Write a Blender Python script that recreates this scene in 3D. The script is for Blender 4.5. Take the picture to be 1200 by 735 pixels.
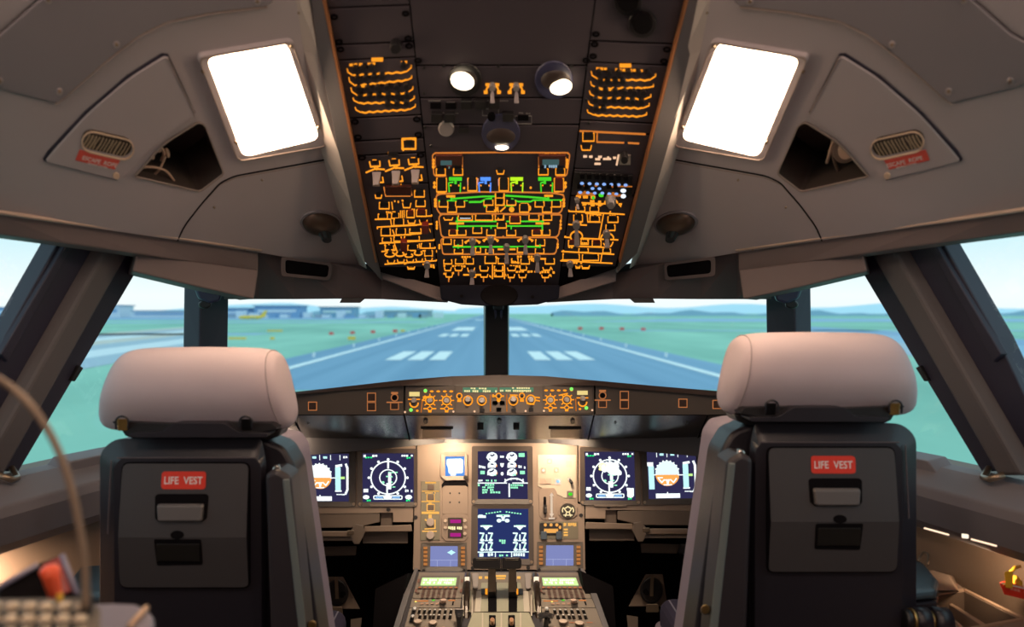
import bpy, bmesh, math, random
from mathutils import Vector, Matrix
from mathutils.geometry import tessellate_polygon
random.seed(7)
SC = bpy.context.scene
for _o in list(bpy.data.objects): bpy.data.objects.remove(_o)

# ------------------------------------------------------------------ camera
CX, ZC, F, PX, PY = -0.02, 1.35, 940.0, 574.0, 367.0
cam_d = bpy.data.cameras.new('camera'); cam = bpy.data.objects.new('camera', cam_d)
SC.collection.objects.link(cam); SC.camera = cam
cam.location = (CX, 0, ZC); cam.rotation_euler = (math.radians(90), 0, 0)
cam_d.sensor_fit = 'HORIZONTAL'; cam_d.sensor_width = 36.0; cam_d.lens = 36.0 * F / 1200.0
cam_d.shift_x = (600 - PX) / 1200.0; cam_d.shift_y = -(367.5 - PY) / 1200.0
cam_d.clip_start = 0.05; cam_d.clip_end = 20000
cam_d.dof.use_dof = True; cam_d.dof.focus_distance = 2.1; cam_d.dof.aperture_fstop = 3.2

# ------------------------------------------------------------------ world
W = bpy.data.worlds.new('world'); SC.world = W; W.use_nodes = True
nt = W.node_tree; nt.nodes.clear()
tc = nt.nodes.new('ShaderNodeTexCoord'); sp = nt.nodes.new('ShaderNodeSeparateXYZ')
rp = nt.nodes.new('ShaderNodeValToRGB'); bg = nt.nodes.new('ShaderNodeBackground'); wo = nt.nodes.new('ShaderNodeOutputWorld')
nt.links.new(tc.outputs['Generated'], sp.inputs[0]); nt.links.new(sp.outputs['Z'], rp.inputs[0])
nt.links.new(rp.outputs[0], bg.inputs[0]); nt.links.new(bg.outputs[0], wo.inputs[0])
e = rp.color_ramp.elements
e[0].position = 0.0; e[0].color = (0.90, 1.0, 1.0, 1)
e[1].position = 0.3; e[1].color = (0.60, 0.90, 1.0, 1)
_e = e.new(0.02); _e.color = (0.95, 1.02, 1.02, 1)
_e = e.new(0.09); _e.color = (0.62, 0.91, .98, 1)
bg.inputs[1].default_value = 1.05

# ------------------------------------------------------------------ exposure
SC.view_settings.view_transform = 'Standard'; SC.view_settings.look = 'None'
SC.view_settings.exposure = 0.0; SC.view_settings.gamma = 1.0
SC.view_settings.use_curve_mapping = False

# ------------------------------------------------------------------ lights (cabin lamps and a rear fill)
WARM = (1.0, 0.72, 0.48)
def area(name, loc, target, size, power, color=WARM, size_y=None, spread=None):
    l = bpy.data.lights.new(name, 'AREA'); l.energy = power; l.color = color; l.size = size
    if size_y: l.shape = 'RECTANGLE'; l.size_y = size_y
    if spread: l.spread = math.radians(spread)
    o = bpy.data.objects.new(name, l); SC.collection.objects.link(o); o.location = loc
    o.rotation_euler = (Vector(target) - Vector(loc)).to_track_quat('-Z', 'Y').to_euler(); return o
def spot(name, loc, target, power, angle, color=WARM, blend=.6, r=.02):
    l = bpy.data.lights.new(name, 'SPOT'); l.energy = power; l.color = color; l.spot_size = math.radians(angle)
    l.spot_blend = blend; l.shadow_soft_size = r
    o = bpy.data.objects.new(name, l); SC.collection.objects.link(o); o.location = loc
    o.rotation_euler = (Vector(target) - Vector(loc)).to_track_quat('-Z', 'Y').to_euler(); return o
# rear cabin dome lamps (their fittings stand on the rear ceiling, see rear_ceiling_lamp)
for x in (-.55, .55):
    area('cabin_lamp_light', (x * .9, .47, 1.89), (x * .95, 1.35, 1.2), .30, 2.5, (1, .72, .56), .2)
area('rear_fill_light', (0, -1.3, 1.75), (0, 1.3, 1.75), 1.6, 8, (1, .73, .60), .5)  # fill added from behind to light the liner, no fitting
# flood lamps under the glareshield, washing the instrument panel
spot('flood_light', (-.140, 2.345, .965), (-.160, 2.50, .88), 3.6, 150, (1, .74, .48), .9, .015)
spot('flood_light', (.190, 2.345, .965), (.190, 2.50, .88), 3.6, 150, (1, .74, .48), .9, .015)
spot('flood_light', (-.565, 2.20, 1.00), (-.60, 2.45, .90), 2.5, 140, (1, .74, .48), .9, .015)
spot('flood_light', (.635, 2.20, 1.00), (.66, 2.45, .90), 1.2, 140, (1, .74, .48), .9, .015)
# map lights in the overhead panel, aimed at the pedestal
spot('map_light', (-.055, 1.47, 1.68), (-.05, 2.25, .6), 26, 40, (1, .78, .55), .7, .02)
spot('map_light', (.105, 1.47, 1.68), (.10, 2.25, .6), 26, 40, (1, .78, .55), .7, .02)
spot('map_light', (.0, 1.60, 1.625), (.0, 2.35, .6), 20, 50, (1, .78, .55), .8, .02)
# console lamps under the side ledges
spot('console_light', (.90, 1.48, .885), (1.02, 1.62, .80), .8, 150, (1, .70, .42), .8, .01)
spot('console_light', (-.90, 1.46, .875), (-1.03, 1.52, .70), 11, 150, (1, .72, .48), .8, .02)

# ------------------------------------------------------------------ materials
MATS = {}
def mat(name, col, rough=.5, metal=0., bump=0., scale=200., spec=.5, var=0.):
    if name in MATS: return MATS[name]
    m = bpy.data.materials.new(name); m.use_nodes = True; n = m.node_tree; b = n.nodes['Principled BSDF']
    b.inputs['Base Color'].default_value = (*col, 1); b.inputs['Roughness'].default_value = rough
    b.inputs['Metallic'].default_value = metal; b.inputs['Specular IOR Level'].default_value = spec
    if bump or var:
        t = n.nodes.new('ShaderNodeTexCoord'); z = n.nodes.new('ShaderNodeTexNoise'); z.inputs['Scale'].default_value = scale
        z.inputs['Detail'].default_value = 3
        n.links.new(t.outputs['Object'], z.inputs['Vector'])
        if bump:
            bp = n.nodes.new('ShaderNodeBump'); bp.inputs['Strength'].default_value = bump; bp.inputs['Distance'].default_value = .001
            n.links.new(z.outputs[0], bp.inputs['Height']); n.links.new(bp.outputs[0], b.inputs['Normal'])
        if var:
            z2 = n.nodes.new('ShaderNodeTexNoise'); z2.inputs['Scale'].default_value = 9; n.links.new(t.outputs['Object'], z2.inputs['Vector'])
            mx = n.nodes.new('ShaderNodeMixRGB'); mx.inputs[1].default_value = (*[c * (1 - var) for c in col], 1)
            mx.inputs[2].default_value = (*[c * (1 + var) for c in col], 1); n.links.new(z2.outputs[0], mx.inputs[0])
            n.links.new(mx.outputs[0], b.inputs['Base Color'])
    MATS[name] = m; return m
def emit(name, col, s=1.):
    if name in MATS: return MATS[name]
    m = bpy.data.materials.new(name); m.use_nodes = True; n = m.node_tree; n.nodes.clear()
    em = n.nodes.new('ShaderNodeEmission'); em.inputs[0].default_value = (*col, 1); em.inputs[1].default_value = s
    o = n.nodes.new('ShaderNodeOutputMaterial'); n.links.new(em.outputs[0], o.inputs[0]); MATS[name] = m; return m

liner = mat('liner_grey', (.47, .42, .44), .55, 0, .25, 700, .4, .04)
liner2 = mat('liner_dark_grey', (.29, .265, .29), .55, 0, .3, 700, .4, .04)
header = mat('header_grey', (.185, .145, .145), .6, 0, .25, 600, .3, .04)
dgrey = mat('dark_grey', (.055, .052, .060), .5, 0, .2, 500)
plate = mat('overhead_plate', (.068, .055, .066), .6, 0, .15, 600, .3, .05)
railm = mat('rail_grey', (.15, .14, .145), .45, 0, .1, 500)
black = mat('black_plastic', (.012, .011, .013), .4)
vblack = mat('soot_black', (.006, .005, .006), .85, 0, 0, 1, .06)
postm = mat('post_navy', (.030, .028, .052), .5, 0, .1, 500)
postb = mat('post_grey', (.11, .10, .105), .6, 0, .1, 500)
panelm = mat('panel_brown_grey', (.24, .18, .145), .5, 0, .1, 500, .4, .05)
panel2 = mat('panel_trim_brown', (.16, .125, .105), .55, 0, .1, 500)
pedm = mat('pedestal_beige', (.235, .20, .17), .5, 0, .1, 500, .4, .05)
quad = mat('quadrant_olive', (.34, .33, .25), .45, 0, .05, 500)
shine = mat('satin_metal', (.17, .165, .17), .26, .95)
chrome = mat('chrome', (.75, .72, .68), .2, 1)
screwm = mat('screw_metal', (.35, .27, .20), .35, .8)
shell = mat('seat_shell', (.017, .015, .022), .36, 0, .15, 900)
shell2 = mat('seat_door', (.052, .047, .050), .5, 0, .35, 900, .5, .06)
fabric = mat('headrest_fabric', (.62, .52, .56), .95, 0, .6, 1200, .1, .05)
piping = mat('seat_fabric_side', (.36, .31, .38), .9, 0, .5, 900, .1)
red = mat('placard_red', (.80, .045, .022), .5)
white = mat('print_white', (.85, .82, .80), .6)
wallm = mat('wall_grey', (.13, .125, .15), .55, 0, .2, 500, .4, .05)
ledgem = mat('ledge_grey', (.20, .185, .205), .6, 0, .2, 600, .3, .04)
brown = mat('side_lining_brown', (.20, .14, .105), .6, 0, .2, 300, .3, .12)
consm = mat('console_brown', (.30, .22, .18), .6, 0, .2, 500, .3, .06)
floorm = mat('floor_dark', (.030, .028, .032), .8, 0, .3, 300)
teal = mat('armrest_teal', (.06, .095, .12), .35, 0, .1, 900)
knobm = mat('knob_grey', (.34, .30, .29), .4)
leverm = mat('lever_clear_grey', (.40, .34, .35), .35)
brownk = mat('lever_brown', (.13, .095, .075), .45)
darkred = mat('guard_red', (.22, .02, .015), .4)
ochre = mat('strap_ochre', (.35, .20, .05), .7)
navy = mat('socket_navy', (.05, .05, .11), .35)
amber = emit('legend_amber', (1.0, .33, .02), 1.15)
amber2 = emit('outline_amber', (.80, .24, .04), .8)
amberdim = emit('legend_amber_dim', (.75, .22, .03), .62)
lgreen = emit('legend_green', (.08, .75, .03), .9)
lyel = emit('legend_lime', (.55, .95, .02), 1.0)
lblue = emit('legend_blue', (.10, .30, 1.0), 1.1)
lwhite = emit('lamp_white', (.80, .88, 1.0), 1.2)
lpink = emit('legend_pink', (.95, .40, .35), .7)
lbeige = emit('legend_beige', (1.0, .62, .38), .95)
lens = emit('lamp_lens', (1.0, .70, .46), 24)
lens2 = emit('map_lamp_lens', (1.0, .80, .55), 5)
scr = emit('screen_navy', (.030, .027, .082), 1)
scrb = emit('screen_blue', (.022, .035, .14), 1)
scrl = emit('screen_slate', (.22, .25, .52), 1)
sw = emit('symbol_white', (.92, 1.0, 1.0), 1.25)
sg = emit('symbol_green', (.35, 1.0, .60), 1.1)
sgg = emit('symbol_green_pure', (.03, .85, .25), 1.1)
so = emit('symbol_orange', (1.0, .42, .10), 1.05)
sc_ = emit('symbol_cyan', (.55, .98, 1.0), 1.1)
sy = emit('symbol_yellow', (1.0, .95, .25), 1.1)
smag = emit('symbol_magenta', (.42, .02, .22), 1)
lcd = emit('lcd_lime', (.72, .98, .38), 1.0)
lcdy = emit('lcd_amber', (.85, .66, .25), 1.0)
lcdd = emit('lcd_teal', (.10, .22, .13), 1.0)

# ------------------------------------------------------------------ helpers
ROOTS = []
XF = {'m': 1, 'dx': 0., 'dz': 0.}          # mirror about X = 0 and shift, for right-hand twins
def xf(p): return Vector((p[0] * XF['m'] + XF['dx'], p[1], p[2] + XF['dz']))
def setx(m=1, dx=0., dz=0.): XF.update(m=m, dx=dx, dz=dz)
def mk(name, verts, faces, m, parent=None, bevel=0., smooth=False, seg=2):
    me = bpy.data.meshes.new(name); me.from_pydata([xf(v) for v in verts], [], [tuple(f) for f in faces])
    bm = bmesh.new(); bm.from_mesh(me); bmesh.ops.recalc_face_normals(bm, faces=bm.faces); bm.to_mesh(me); bm.free()
    me.materials.append(m); o = bpy.data.objects.new(name, me); SC.collection.objects.link(o)
    if smooth:
        for p in me.polygons: p.use_smooth = True
    if bevel:
        b = o.modifiers.new('bevel', 'BEVEL'); b.width = bevel; b.segments = seg; b.limit_method = 'ANGLE'
        b.angle_limit = math.radians(35); b.harden_normals = False
    if parent is not None: o.parent = parent
    return o
def thing(name, label, cat, group=None):
    o = bpy.data.objects.new(name, None); SC.collection.objects.link(o); o.empty_display_size = .05
    o['label'] = label; o['category'] = cat
    if group: o['group'] = group
    return o
def tag(o, label, cat, group=None, kind=None):
    o['label'] = label; o['category'] = cat
    if group: o['group'] = group
    if kind: o['kind'] = kind
    return o
def struct(o, label=None, kind='structure'):
    o['kind'] = kind
    if label: o['label'] = label
    return o
def ray(px, py): return Vector(((px - PX) / F, 1, -(py - PY) / F))
def at(px, py, Y): return Vector((CX, 0, ZC)) + ray(px, py) * Y
class Surf:
    def __init__(s, o, n):
        s.o = Vector(o); s.n = Vector(n).normalized()
        if s.n.dot(Vector((CX, 0, ZC)) - s.o) < 0: s.n = -s.n
    def __call__(s, px, py, h=0.):
        r = ray(px, py); c = Vector((CX, 0, ZC)); t = (s.o - c).dot(s.n) / r.dot(s.n)
        return c + r * t + s.n * h
class PS:                                   # vertical plane at depth Y, front towards the camera
    def __init__(s, Y): s.Y = Y
    def __call__(s, px, py, h=0.): return at(px, py, s.Y) + Vector((0, -h, 0))
def rnd(pts, r, n=4):
    out = []; N = len(pts)
    for i in range(N):
        a, b, c = Vector(pts[i - 1]), Vector(pts[i]), Vector(pts[(i + 1) % N]); rr = r[i] if isinstance(r, (list, tuple)) else r
        u, w = (a - b), (c - b); k = min(rr, u.length * .49, w.length * .49)
        if k < .01: out.append(tuple(b)); continue
        p, q = b + u.normalized() * k, b + w.normalized() * k
        for j in range(n + 1):
            t = j / n; out.append(tuple((1 - t) ** 2 * p + 2 * t * (1 - t) * b + t * t * q))
    return out
def prism(name, S, pts, h0, h1, m, parent=None, bevel=0., r=0, n=4, seg=2):
    if r: pts = rnd(pts, r, n)
    pts = adj(S, pts, h1)
    N = len(pts); v = [S(*p, h0) for p in pts] + [S(*p, h1) for p in pts]
    f = [tuple(range(N))[::-1], tuple(range(N, 2 * N))] + [(i, (i + 1) % N, N + (i + 1) % N, N + i) for i in range(N)]
    return mk(name, v, f, m, parent, bevel, seg=seg)
def rect(x0, y0, x1, y1): return [(x0, y0), (x1, y0), (x1, y1), (x0, y1)]
def ell(cx, cy, rx, ry, n=20, rot=0.):
    c, s_ = math.cos(rot), math.sin(rot)
    return [(cx + rx * math.cos(a) * c - ry * math.sin(a) * s_, cy + rx * math.cos(a) * s_ + ry * math.sin(a) * c) for a in [2 * math.pi * i / n for i in range(n)]]
def ring(name, S, outer, inner, h0, h1, m, parent=None, hin=None):
    N = len(outer); hin = h1 if hin is None else hin
    v = [S(*p, h0) for p in outer] + [S(*p, h1) for p in outer] + [S(*p, hin) for p in inner] + [S(*p, h0) for p in inner]
    f = []
    for i in range(N):
        j = (i + 1) % N
        for k in range(4): a, b = k * N, ((k + 1) % 4) * N; f.append((a + i, a + j, b + j, b + i))
    return mk(name, v, f, m, parent)
def disc(name, S, px, py, r, h0, h1, m, parent=None, n=16, top=.85, bevel=0.):
    (px, py), = adj(S, [(px, py)], h1); a, b = ell(px, py, r, r, n), ell(px, py, r * top, r * top, n)
    v = [S(*p, h0) for p in a] + [S(*p, h1) for p in b]
    f = [tuple(range(n))[::-1], tuple(range(n, 2 * n))] + [(i, (i + 1) % n, n + (i + 1) % n, n + i) for i in range(n)]
    return mk(name, v, f, m, parent, bevel)
def strip3(name, top, bot, th, m, parent=None, bevel=0.):
    n = len(top); t = Vector(th); v = [Vector(p) for p in top] + [Vector(p) for p in bot]; v += [p + t for p in v]; f = []
    for i in range(n - 1):
        a, b, c, d = i, i + 1, n + i + 1, n + i; k = 2 * n
        f += [(a, b, c, d), (k + d, k + c, k + b, k + a), (a, k + a, k + b, b), (d, c, k + c, k + d)]
    f += [(0, n, 3 * n, 2 * n), (n - 1, 3 * n - 1, 4 * n - 1, 2 * n - 1)]
    return mk(name, v, f, m, parent, bevel)
def proj(p): p = Vector(p) - Vector((CX, 0, ZC)); return PX + F * p.x / p.y, PY - F * p.z / p.y
def adj(S, pts, h):
    """small raised pieces: shift the footprint so that the raised top, not the foot, sits where the photo shows it"""
    if not isinstance(S, Surf) or h < .003: return pts
    xs, ys = [p[0] for p in pts], [p[1] for p in pts]
    if max(xs) - min(xs) > 60 or max(ys) - min(ys) > 50: return pts
    cx, cy = sum(xs) / len(xs), sum(ys) / len(ys); qx, qy = proj(S(cx, cy, h)); return [(p[0] - qx + cx, p[1] - qy + cy) for p in pts]
class Lines:                                # many fine strokes joined to one part
    def __init__(s, S, h=.0006): s.S, s.h, s.v, s.f = S, h, [], []
    def box(s, P, h=None):
        h = s.h if h is None else h; b = len(s.v); n = len(P)
        s.v += [s.S(*p, h * .2) for p in P] + [s.S(*p, h) for p in P]
        s.f += [tuple(range(b + n, b + 2 * n))] + [(b + i, b + (i + 1) % n, b + n + (i + 1) % n, b + n + i) for i in range(n)]
    def line(s, pts, w=1.):
        for a, b in zip(pts[:-1], pts[1:]):
            d = Vector(b) - Vector(a); L = d.length
            if L < 1e-6: continue
            d = d / L; nn = Vector((-d.y, d.x)) * w / 2; a2, b2 = Vector(a) - d * w * .3, Vector(b) + d * w * .3
            s.box([tuple(a2 + nn), tuple(b2 + nn), tuple(b2 - nn), tuple(a2 - nn)])
    def loop(s, pts, w=1.): s.line(list(pts) + [pts[0]], w)
    def rect(s, x0, y0, x1, y1, w=1.): s.loop(rect(x0, y0, x1, y1), w)
    def u(s, x0, y0, x1, y1, w=1.): s.line([(x0, y0 + (y1 - y0) * .3), (x0 + (x1 - x0) * .1, y1), (x1 - (x1 - x0) * .1, y1), (x1, y0 + (y1 - y0) * .3)], w)
    def dot(s, x, y, rx, ry=None, n=8): s.box(ell(x, y, rx, ry or rx, n))
    def blob(s, x0, y0, x1, y1): s.box(rect(x0, y0, x1, y1))
    def arc(s, cx, cy, rx, ry, a0, a1, w=1., n=12):
        s.line([(cx + rx * math.cos(math.radians(a0 + (a1 - a0) * i / n)), cy + ry * math.sin(math.radians(a0 + (a1 - a0) * i / n))) for i in range(n + 1)], w)
    def dashes(s, x0, y0, x1, y1, h, n, seed=0):     # unreadable small print: a row of short marks
        rr = random.Random(seed + int(x0 * 7 + y0))
        for i in range(n):
            if rr.random() < .16: continue
            t0, t1 = i / n, (i + .78) / n; yy = lambda t: y0 + (y1 - y0) * t
            k = h * rr.uniform(.7, 1)
            s.box([(x0 + (x1 - x0) * t0, yy(t0)), (x0 + (x1 - x0) * t1, yy(t1)), (x0 + (x1 - x0) * t1, yy(t1) + k), (x0 + (x1 - x0) * t0, yy(t0) + k)])
    def done(s, name, m, parent=None):
        if s.v: return mk(name, s.v, s.f, m, parent)
def text(st, S, O, X, Y, m, parent=None, h=.0008, name='lettering'):
    cu = bpy.data.curves.new('t', 'FONT'); cu.body = st; cu.resolution_u = 3; cu.offset = .012
    to = bpy.data.objects.new('t', cu); SC.collection.objects.link(to)
    dg = bpy.context.evaluated_depsgraph_get(); me = bpy.data.meshes.new_from_object(to.evaluated_get(dg))
    bpy.data.objects.remove(to); xs = [v.co.x for v in me.vertices]; ys = [v.co.y for v in me.vertices]
    x0, x1, y0, y1 = min(xs), max(xs), min(ys), max(ys); vs = []
    for v in me.vertices:
        a, b = (v.co.x - x0) / (x1 - x0), (v.co.y - y0) / (y1 - y0)
        if XF['m'] < 0: a = 1 - a
        vs.append(S(O[0] + a * (X[0] - O[0]) + b * (Y[0] - O[0]), O[1] + a * (X[1] - O[1]) + b * (Y[1] - O[1]), h))
    fs = [tuple(p.vertices) for p in me.polygons]; bpy.data.meshes.remove(me)
    return mk(name, vs, fs, m, parent)
def box(name, x0, x1, y0, y1, z0, z1, m, parent=None, bevel=0., seg=2):
    v = [(x, y, z) for x in (x0, x1) for y in (y0, y1) for z in (z0, z1)]
    f = [(0, 1, 3, 2), (4, 6, 7, 5), (0, 4, 5, 1), (2, 3, 7, 6), (0, 2, 6, 4), (1, 5, 7, 3)]
    return mk(name, v, f, m, parent, bevel, seg=seg)
def hull(name, a, b, m, parent=None, bevel=0., seg=2):        # two matching rings of 3-D points
    N = len(a); v = list(a) + list(b)
    f = [tuple(range(N))[::-1], tuple(range(N, 2 * N))] + [(i, (i + 1) % N, N + (i + 1) % N, N + i) for i in range(N)]
    return mk(name, v, f, m, parent, bevel, seg=seg)
def poly3(name, pts, m, parent=None, thick=(0, .02, 0), bevel=0.):
    P = [Vector(p) for p in pts]; t = Vector(thick); return hull(name, P, [p + t for p in P], m, parent, bevel)
def tube(name, pts, rad, m, parent=None, n=8):
    pts = [Vector(p) for p in pts]; R = rad if isinstance(rad, (list, tuple)) else [rad] * len(pts); v, f = [], []
    up = Vector((0.13, .2, 1)).normalized()
    for i, p in enumerate(pts):
        d = (pts[min(i + 1, len(pts) - 1)] - pts[max(i - 1, 0)]).normalized(); a = d.cross(up).normalized(); b = d.cross(a)
        v += [p + (a * math.cos(2 * math.pi * k / n) + b * math.sin(2 * math.pi * k / n)) * R[i] for k in range(n)]
    for i in range(len(pts) - 1):
        for k in range(n): f.append((i * n + k, i * n + (k + 1) % n, (i + 1) * n + (k + 1) % n, (i + 1) * n + k))
    f += [tuple(range(n))[::-1], tuple(range((len(pts) - 1) * n, len(pts) * n))]
    return mk(name, v, f, m, parent, 0, True)
def curve(pts, n=8):                                          # Catmull-Rom through the points
    P = [Vector(p) for p in pts]; P = [P[0] * 2 - P[1]] + P + [P[-1] * 2 - P[-2]]; out = []
    for i in range(1, len(P) - 2):
        for j in range(n):
            t = j / n; a, b, c, d = P[i - 1:i + 3]
            out.append(.5 * ((2 * b) + (c - a) * t + (2 * a - 5 * b + 4 * c - d) * t * t + (3 * b - a - 3 * c + d) * t ** 3))
    out.append(P[-2]); return out
def dome(name, S, px, py, rx, ry, hh, m, parent=None, rings=5, n=20, base=0.):
    v, f = [], []
    for k in range(rings):
        a = k / rings * math.pi / 2; c = math.cos(a); v += [S(*p, base + hh * math.sin(a)) for p in ell(px, py, rx * c, ry * c, n)]
    v.append(S(px, py, base + hh))
    for k in range(rings - 1):
        for i in range(n): f.append((k * n + i, k * n + (i + 1) % n, (k + 1) * n + (i + 1) % n, (k + 1) * n + i))
    f += [((rings - 1) * n + i, (rings - 1) * n + (i + 1) % n, rings * n) for i in range(n)]
    return mk(name, v, f, m, parent, 0, True)

S_over = Surf((0, 1.92, 1.487), (0, .509, 1))
S_ceil = Surf((-.306, 1.2, 1.818), (.545, -.326, -1))
S_main = Surf((0, 2.45, .85), (0, -1, math.tan(math.radians(12))))
S_ped = Surf((0, 2.42, .605), (0, -.143, 1))
class Raised:
    """points given at their own height above a surface, where the photograph shows them"""
    def __init__(s, S): s.S = S; s.n = S.n
    def __call__(s, px, py, h=0.): return Surf(s.S.o + s.S.n * h, s.S.n)(px, py)
S_pedT = Raised(S_ped)
# ================================================================== SETTING: outside world
G = -4.25                                     # ground level below the cockpit
H = ZC - G
grass_m = mat('grass', (.20, .50, .36), .95, 0, 0, 1, .1)
_n = grass_m.node_tree; _t = _n.nodes.new('ShaderNodeTexCoord'); _mp = _n.nodes.new('ShaderNodeMapping'); _z = _n.nodes.new('ShaderNodeTexNoise'); _r = _n.nodes.new('ShaderNodeValToRGB')
_mp.inputs['Scale'].default_value = (.05, .012, 1); _z.inputs['Scale'].default_value = 1.0; _z.inputs['Detail'].default_value = 4
_r.color_ramp.elements[0].position = .35; _r.color_ramp.elements[0].color = (.25, .50, .40, 1)
_r.color_ramp.elements[1].position = .68; _r.color_ramp.elements[1].color = (.37, .68, .54, 1)
_n.links.new(_t.outputs['Object'], _mp.inputs[0]); _n.links.new(_mp.outputs[0], _z.inputs[0]); _n.links.new(_z.outputs[0], _r.inputs[0])
_n.links.new(_r.outputs[0], _n.nodes['Principled BSDF'].inputs['Base Color'])
run_m = mat('runway_asphalt', (.115, .27, .43), .9, 0, 0, .03, .1, .0)
_n = run_m.node_tree; _t = _n.nodes.new('ShaderNodeTexCoord'); _mp = _n.nodes.new('ShaderNodeMapping'); _z = _n.nodes.new('ShaderNodeTexNoise'); _r = _n.nodes.new('ShaderNodeValToRGB')
_mp.inputs['Scale'].default_value = (.35, .004, 1); _z.inputs['Scale'].default_value = 1.0
_r.color_ramp.elements[0].position = .3; _r.color_ramp.elements[0].color = (.19, .34, .50, 1)
_r.color_ramp.elements[1].position = .7; _r.color_ramp.elements[1].color = (.26, .43, .60, 1)
_n.links.new(_t.outputs['Object'], _mp.inputs[0]); _n.links.new(_mp.outputs[0], _z.inputs[0]); _n.links.new(_z.outputs[0], _r.inputs[0])
_n.links.new(_r.outputs[0], _n.nodes['Principled BSDF'].inputs['Base Color'])
paint = mat('runway_paint', (.85, .93, .95), .8)
taxi_m = mat('taxiway', (.30, .50, .68), .9)
water_m = mat('far_apron', (.25, .42, .62), .9)
hill_m = mat('hazy_hill', (.60, .83, .95), 1)  # distance haze put into the pale hill colour
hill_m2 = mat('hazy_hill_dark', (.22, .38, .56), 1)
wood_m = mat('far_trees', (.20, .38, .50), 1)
bl_w = mat('building_white', (.72, .80, .88), .8); bl_b = mat('building_blue', (.24, .42, .66), .8); bl_g = mat('building_grey', (.35, .45, .55), .8)
yel = mat('sign_yellow', (.95, .62, .10), .6); redm = mat('marker_red', (.85, .12, .12), .6)
def gbox(name, x0, x1, y0, y1, h, m, parent=None, z0=0): return box(name, x0, x1, y0, y1, G + z0, G + z0 + h, m, parent)
gv, gf = [], []
gy = [-60, 0, 40, 80, 140, 220, 400, 800, 1600, 3200, 6500, 9500]; gx = [-9500, -4000, -1500, -500, -150, -40, 0, 40, 150, 500, 1500, 4000, 9500]
for y in gy:
    for x in gx: gv.append((x, y, G))
for j in range(len(gy) - 1):
    for i in range(len(gx) - 1): a = j * len(gx) + i; gf.append((a, a + 1, a + 1 + len(gx), a + len(gx)))
gr = mk('floor_outside', gv, gf, grass_m); struct(gr)
rw = mk('runway', [(x, y, G + .02) for y in (58, 3600) for x in (-25, 25)], [(0, 1, 3, 2)], run_m); struct(rw)
def mark(x0, x1, y0, y1): return mk('painted_marking', [(x0, y0, G + .05), (x1, y0, G + .05), (x1, y1, G + .05), (x0, y1, G + .05)], [(0, 1, 2, 3)], paint, rw)
for sx in (-1, 1):
    mark(sx * 20.3 - .5, sx * 20.3 + .5, 58, 3600)
    for k in range(3):
        a = sx * (6.3 + k * 2.62); mark(a - .95, a + .95, 95, 116); mark(a - .9, a + .9, 190, 214)
    mark(min(sx * 5.5, sx * 12.3), max(sx * 5.5, sx * 12.3), 255, 315)
    mark(min(sx * 5.5, sx * 12.3), max(sx * 5.5, sx * 12.3), 640, 700)
for y in range(430, 1500, 90): mark(-.45, .45, y, y + 40)
for nm, p in (('taxiway', [(-700, 150), (-60, 205), (-60, 222), (-700, 175)]), ('taxiway', [(-900, 330), (-40, 470), (-40, 520), (-900, 400)]),
              ('taxiway', [(60, 520), (1500, 420), (1500, 720), (200, 820)]), ('taxiway', [(40, 250), (45, 262), (240, 262), (300, 245)])):
    struct(mk(nm, [(x, y, G + .03) for x, y in p], [(0, 1, 2, 3)], taxi_m))
struct(mk('apron', [(x, y, G + .04) for x, y in [(-1500, 560), (-120, 640), (-120, 1000), (-1500, 1300)]], [(0, 1, 2, 3)], water_m))
ORD = ['nearest', 'second nearest', 'third nearest', 'fourth nearest', 'fifth nearest', 'sixth nearest', 'seventh nearest', 'eighth nearest', 'eighth farthest', 'seventh farthest', 'sixth farthest', 'fifth farthest', 'fourth farthest', 'third farthest', 'second farthest', 'farthest']
tan_m = mat('apron_tan', (.62, .60, .55), .9); gry_m = mat('apron_grey', (.40, .52, .62), .9); wht_m = mat('apron_white', (.72, .80, .85), .9)
def gq(px, py): Y = H * 940 / (py - PY); return Vector((CX + (px - PX) * Y / 940, Y, G + .03))
def strips(nm, n0, n1, f0, f1, ms):
    n0, n1, f0, f1 = gq(*n0), gq(*n1), gq(*f0), gq(*f1)
    for i, m in enumerate(ms):
        a_, b_ = i / len(ms), (i + 1) / len(ms); struct(mk(nm, [n0.lerp(f0, a_), n1.lerp(f1, a_), n1.lerp(f1, b_), n0.lerp(f0, b_)], [(0, 1, 2, 3)], m))
strips('apron', (20, 447), (240, 407), (20, 398), (240, 382), [gry_m, wht_m, gry_m, tan_m, wht_m, bl_g, tan_m])
strips('apron', (935, 394), (1230, 446), (935, 382), (1230, 400), [gry_m, taxi_m, water_m])
t = thing('terminal_complex', 'blurred row of small white and blue airport blocks beyond the left grass', 'building')
rq = random.Random(11)
for i in range(22):
    x = -330 + i * 12.5 + rq.uniform(-3, 3); gbox('block', x, x + rq.uniform(6, 11), 930, 945, rq.uniform(3, 9), rq.choice([bl_w, bl_w, bl_g, bl_b]), t)
lampm = mat('edge_light_white', (.9, .95, .95), .4)
for sx in (-1, 1):
    for k in range(16):
        y = 72 + k * 30
        o = box('runway_edge_light', sx * 22.4 - .14, sx * 22.4 + .14, y - .14, y + .14, G, G + .55, lampm)
        tag(o, f"{ORD[k]} small white runway edge light along the {'left' if sx < 0 else 'right'} edge of the runway", 'runway light', f"edge lights along the {'left' if sx < 0 else 'right'} runway edge")
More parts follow.
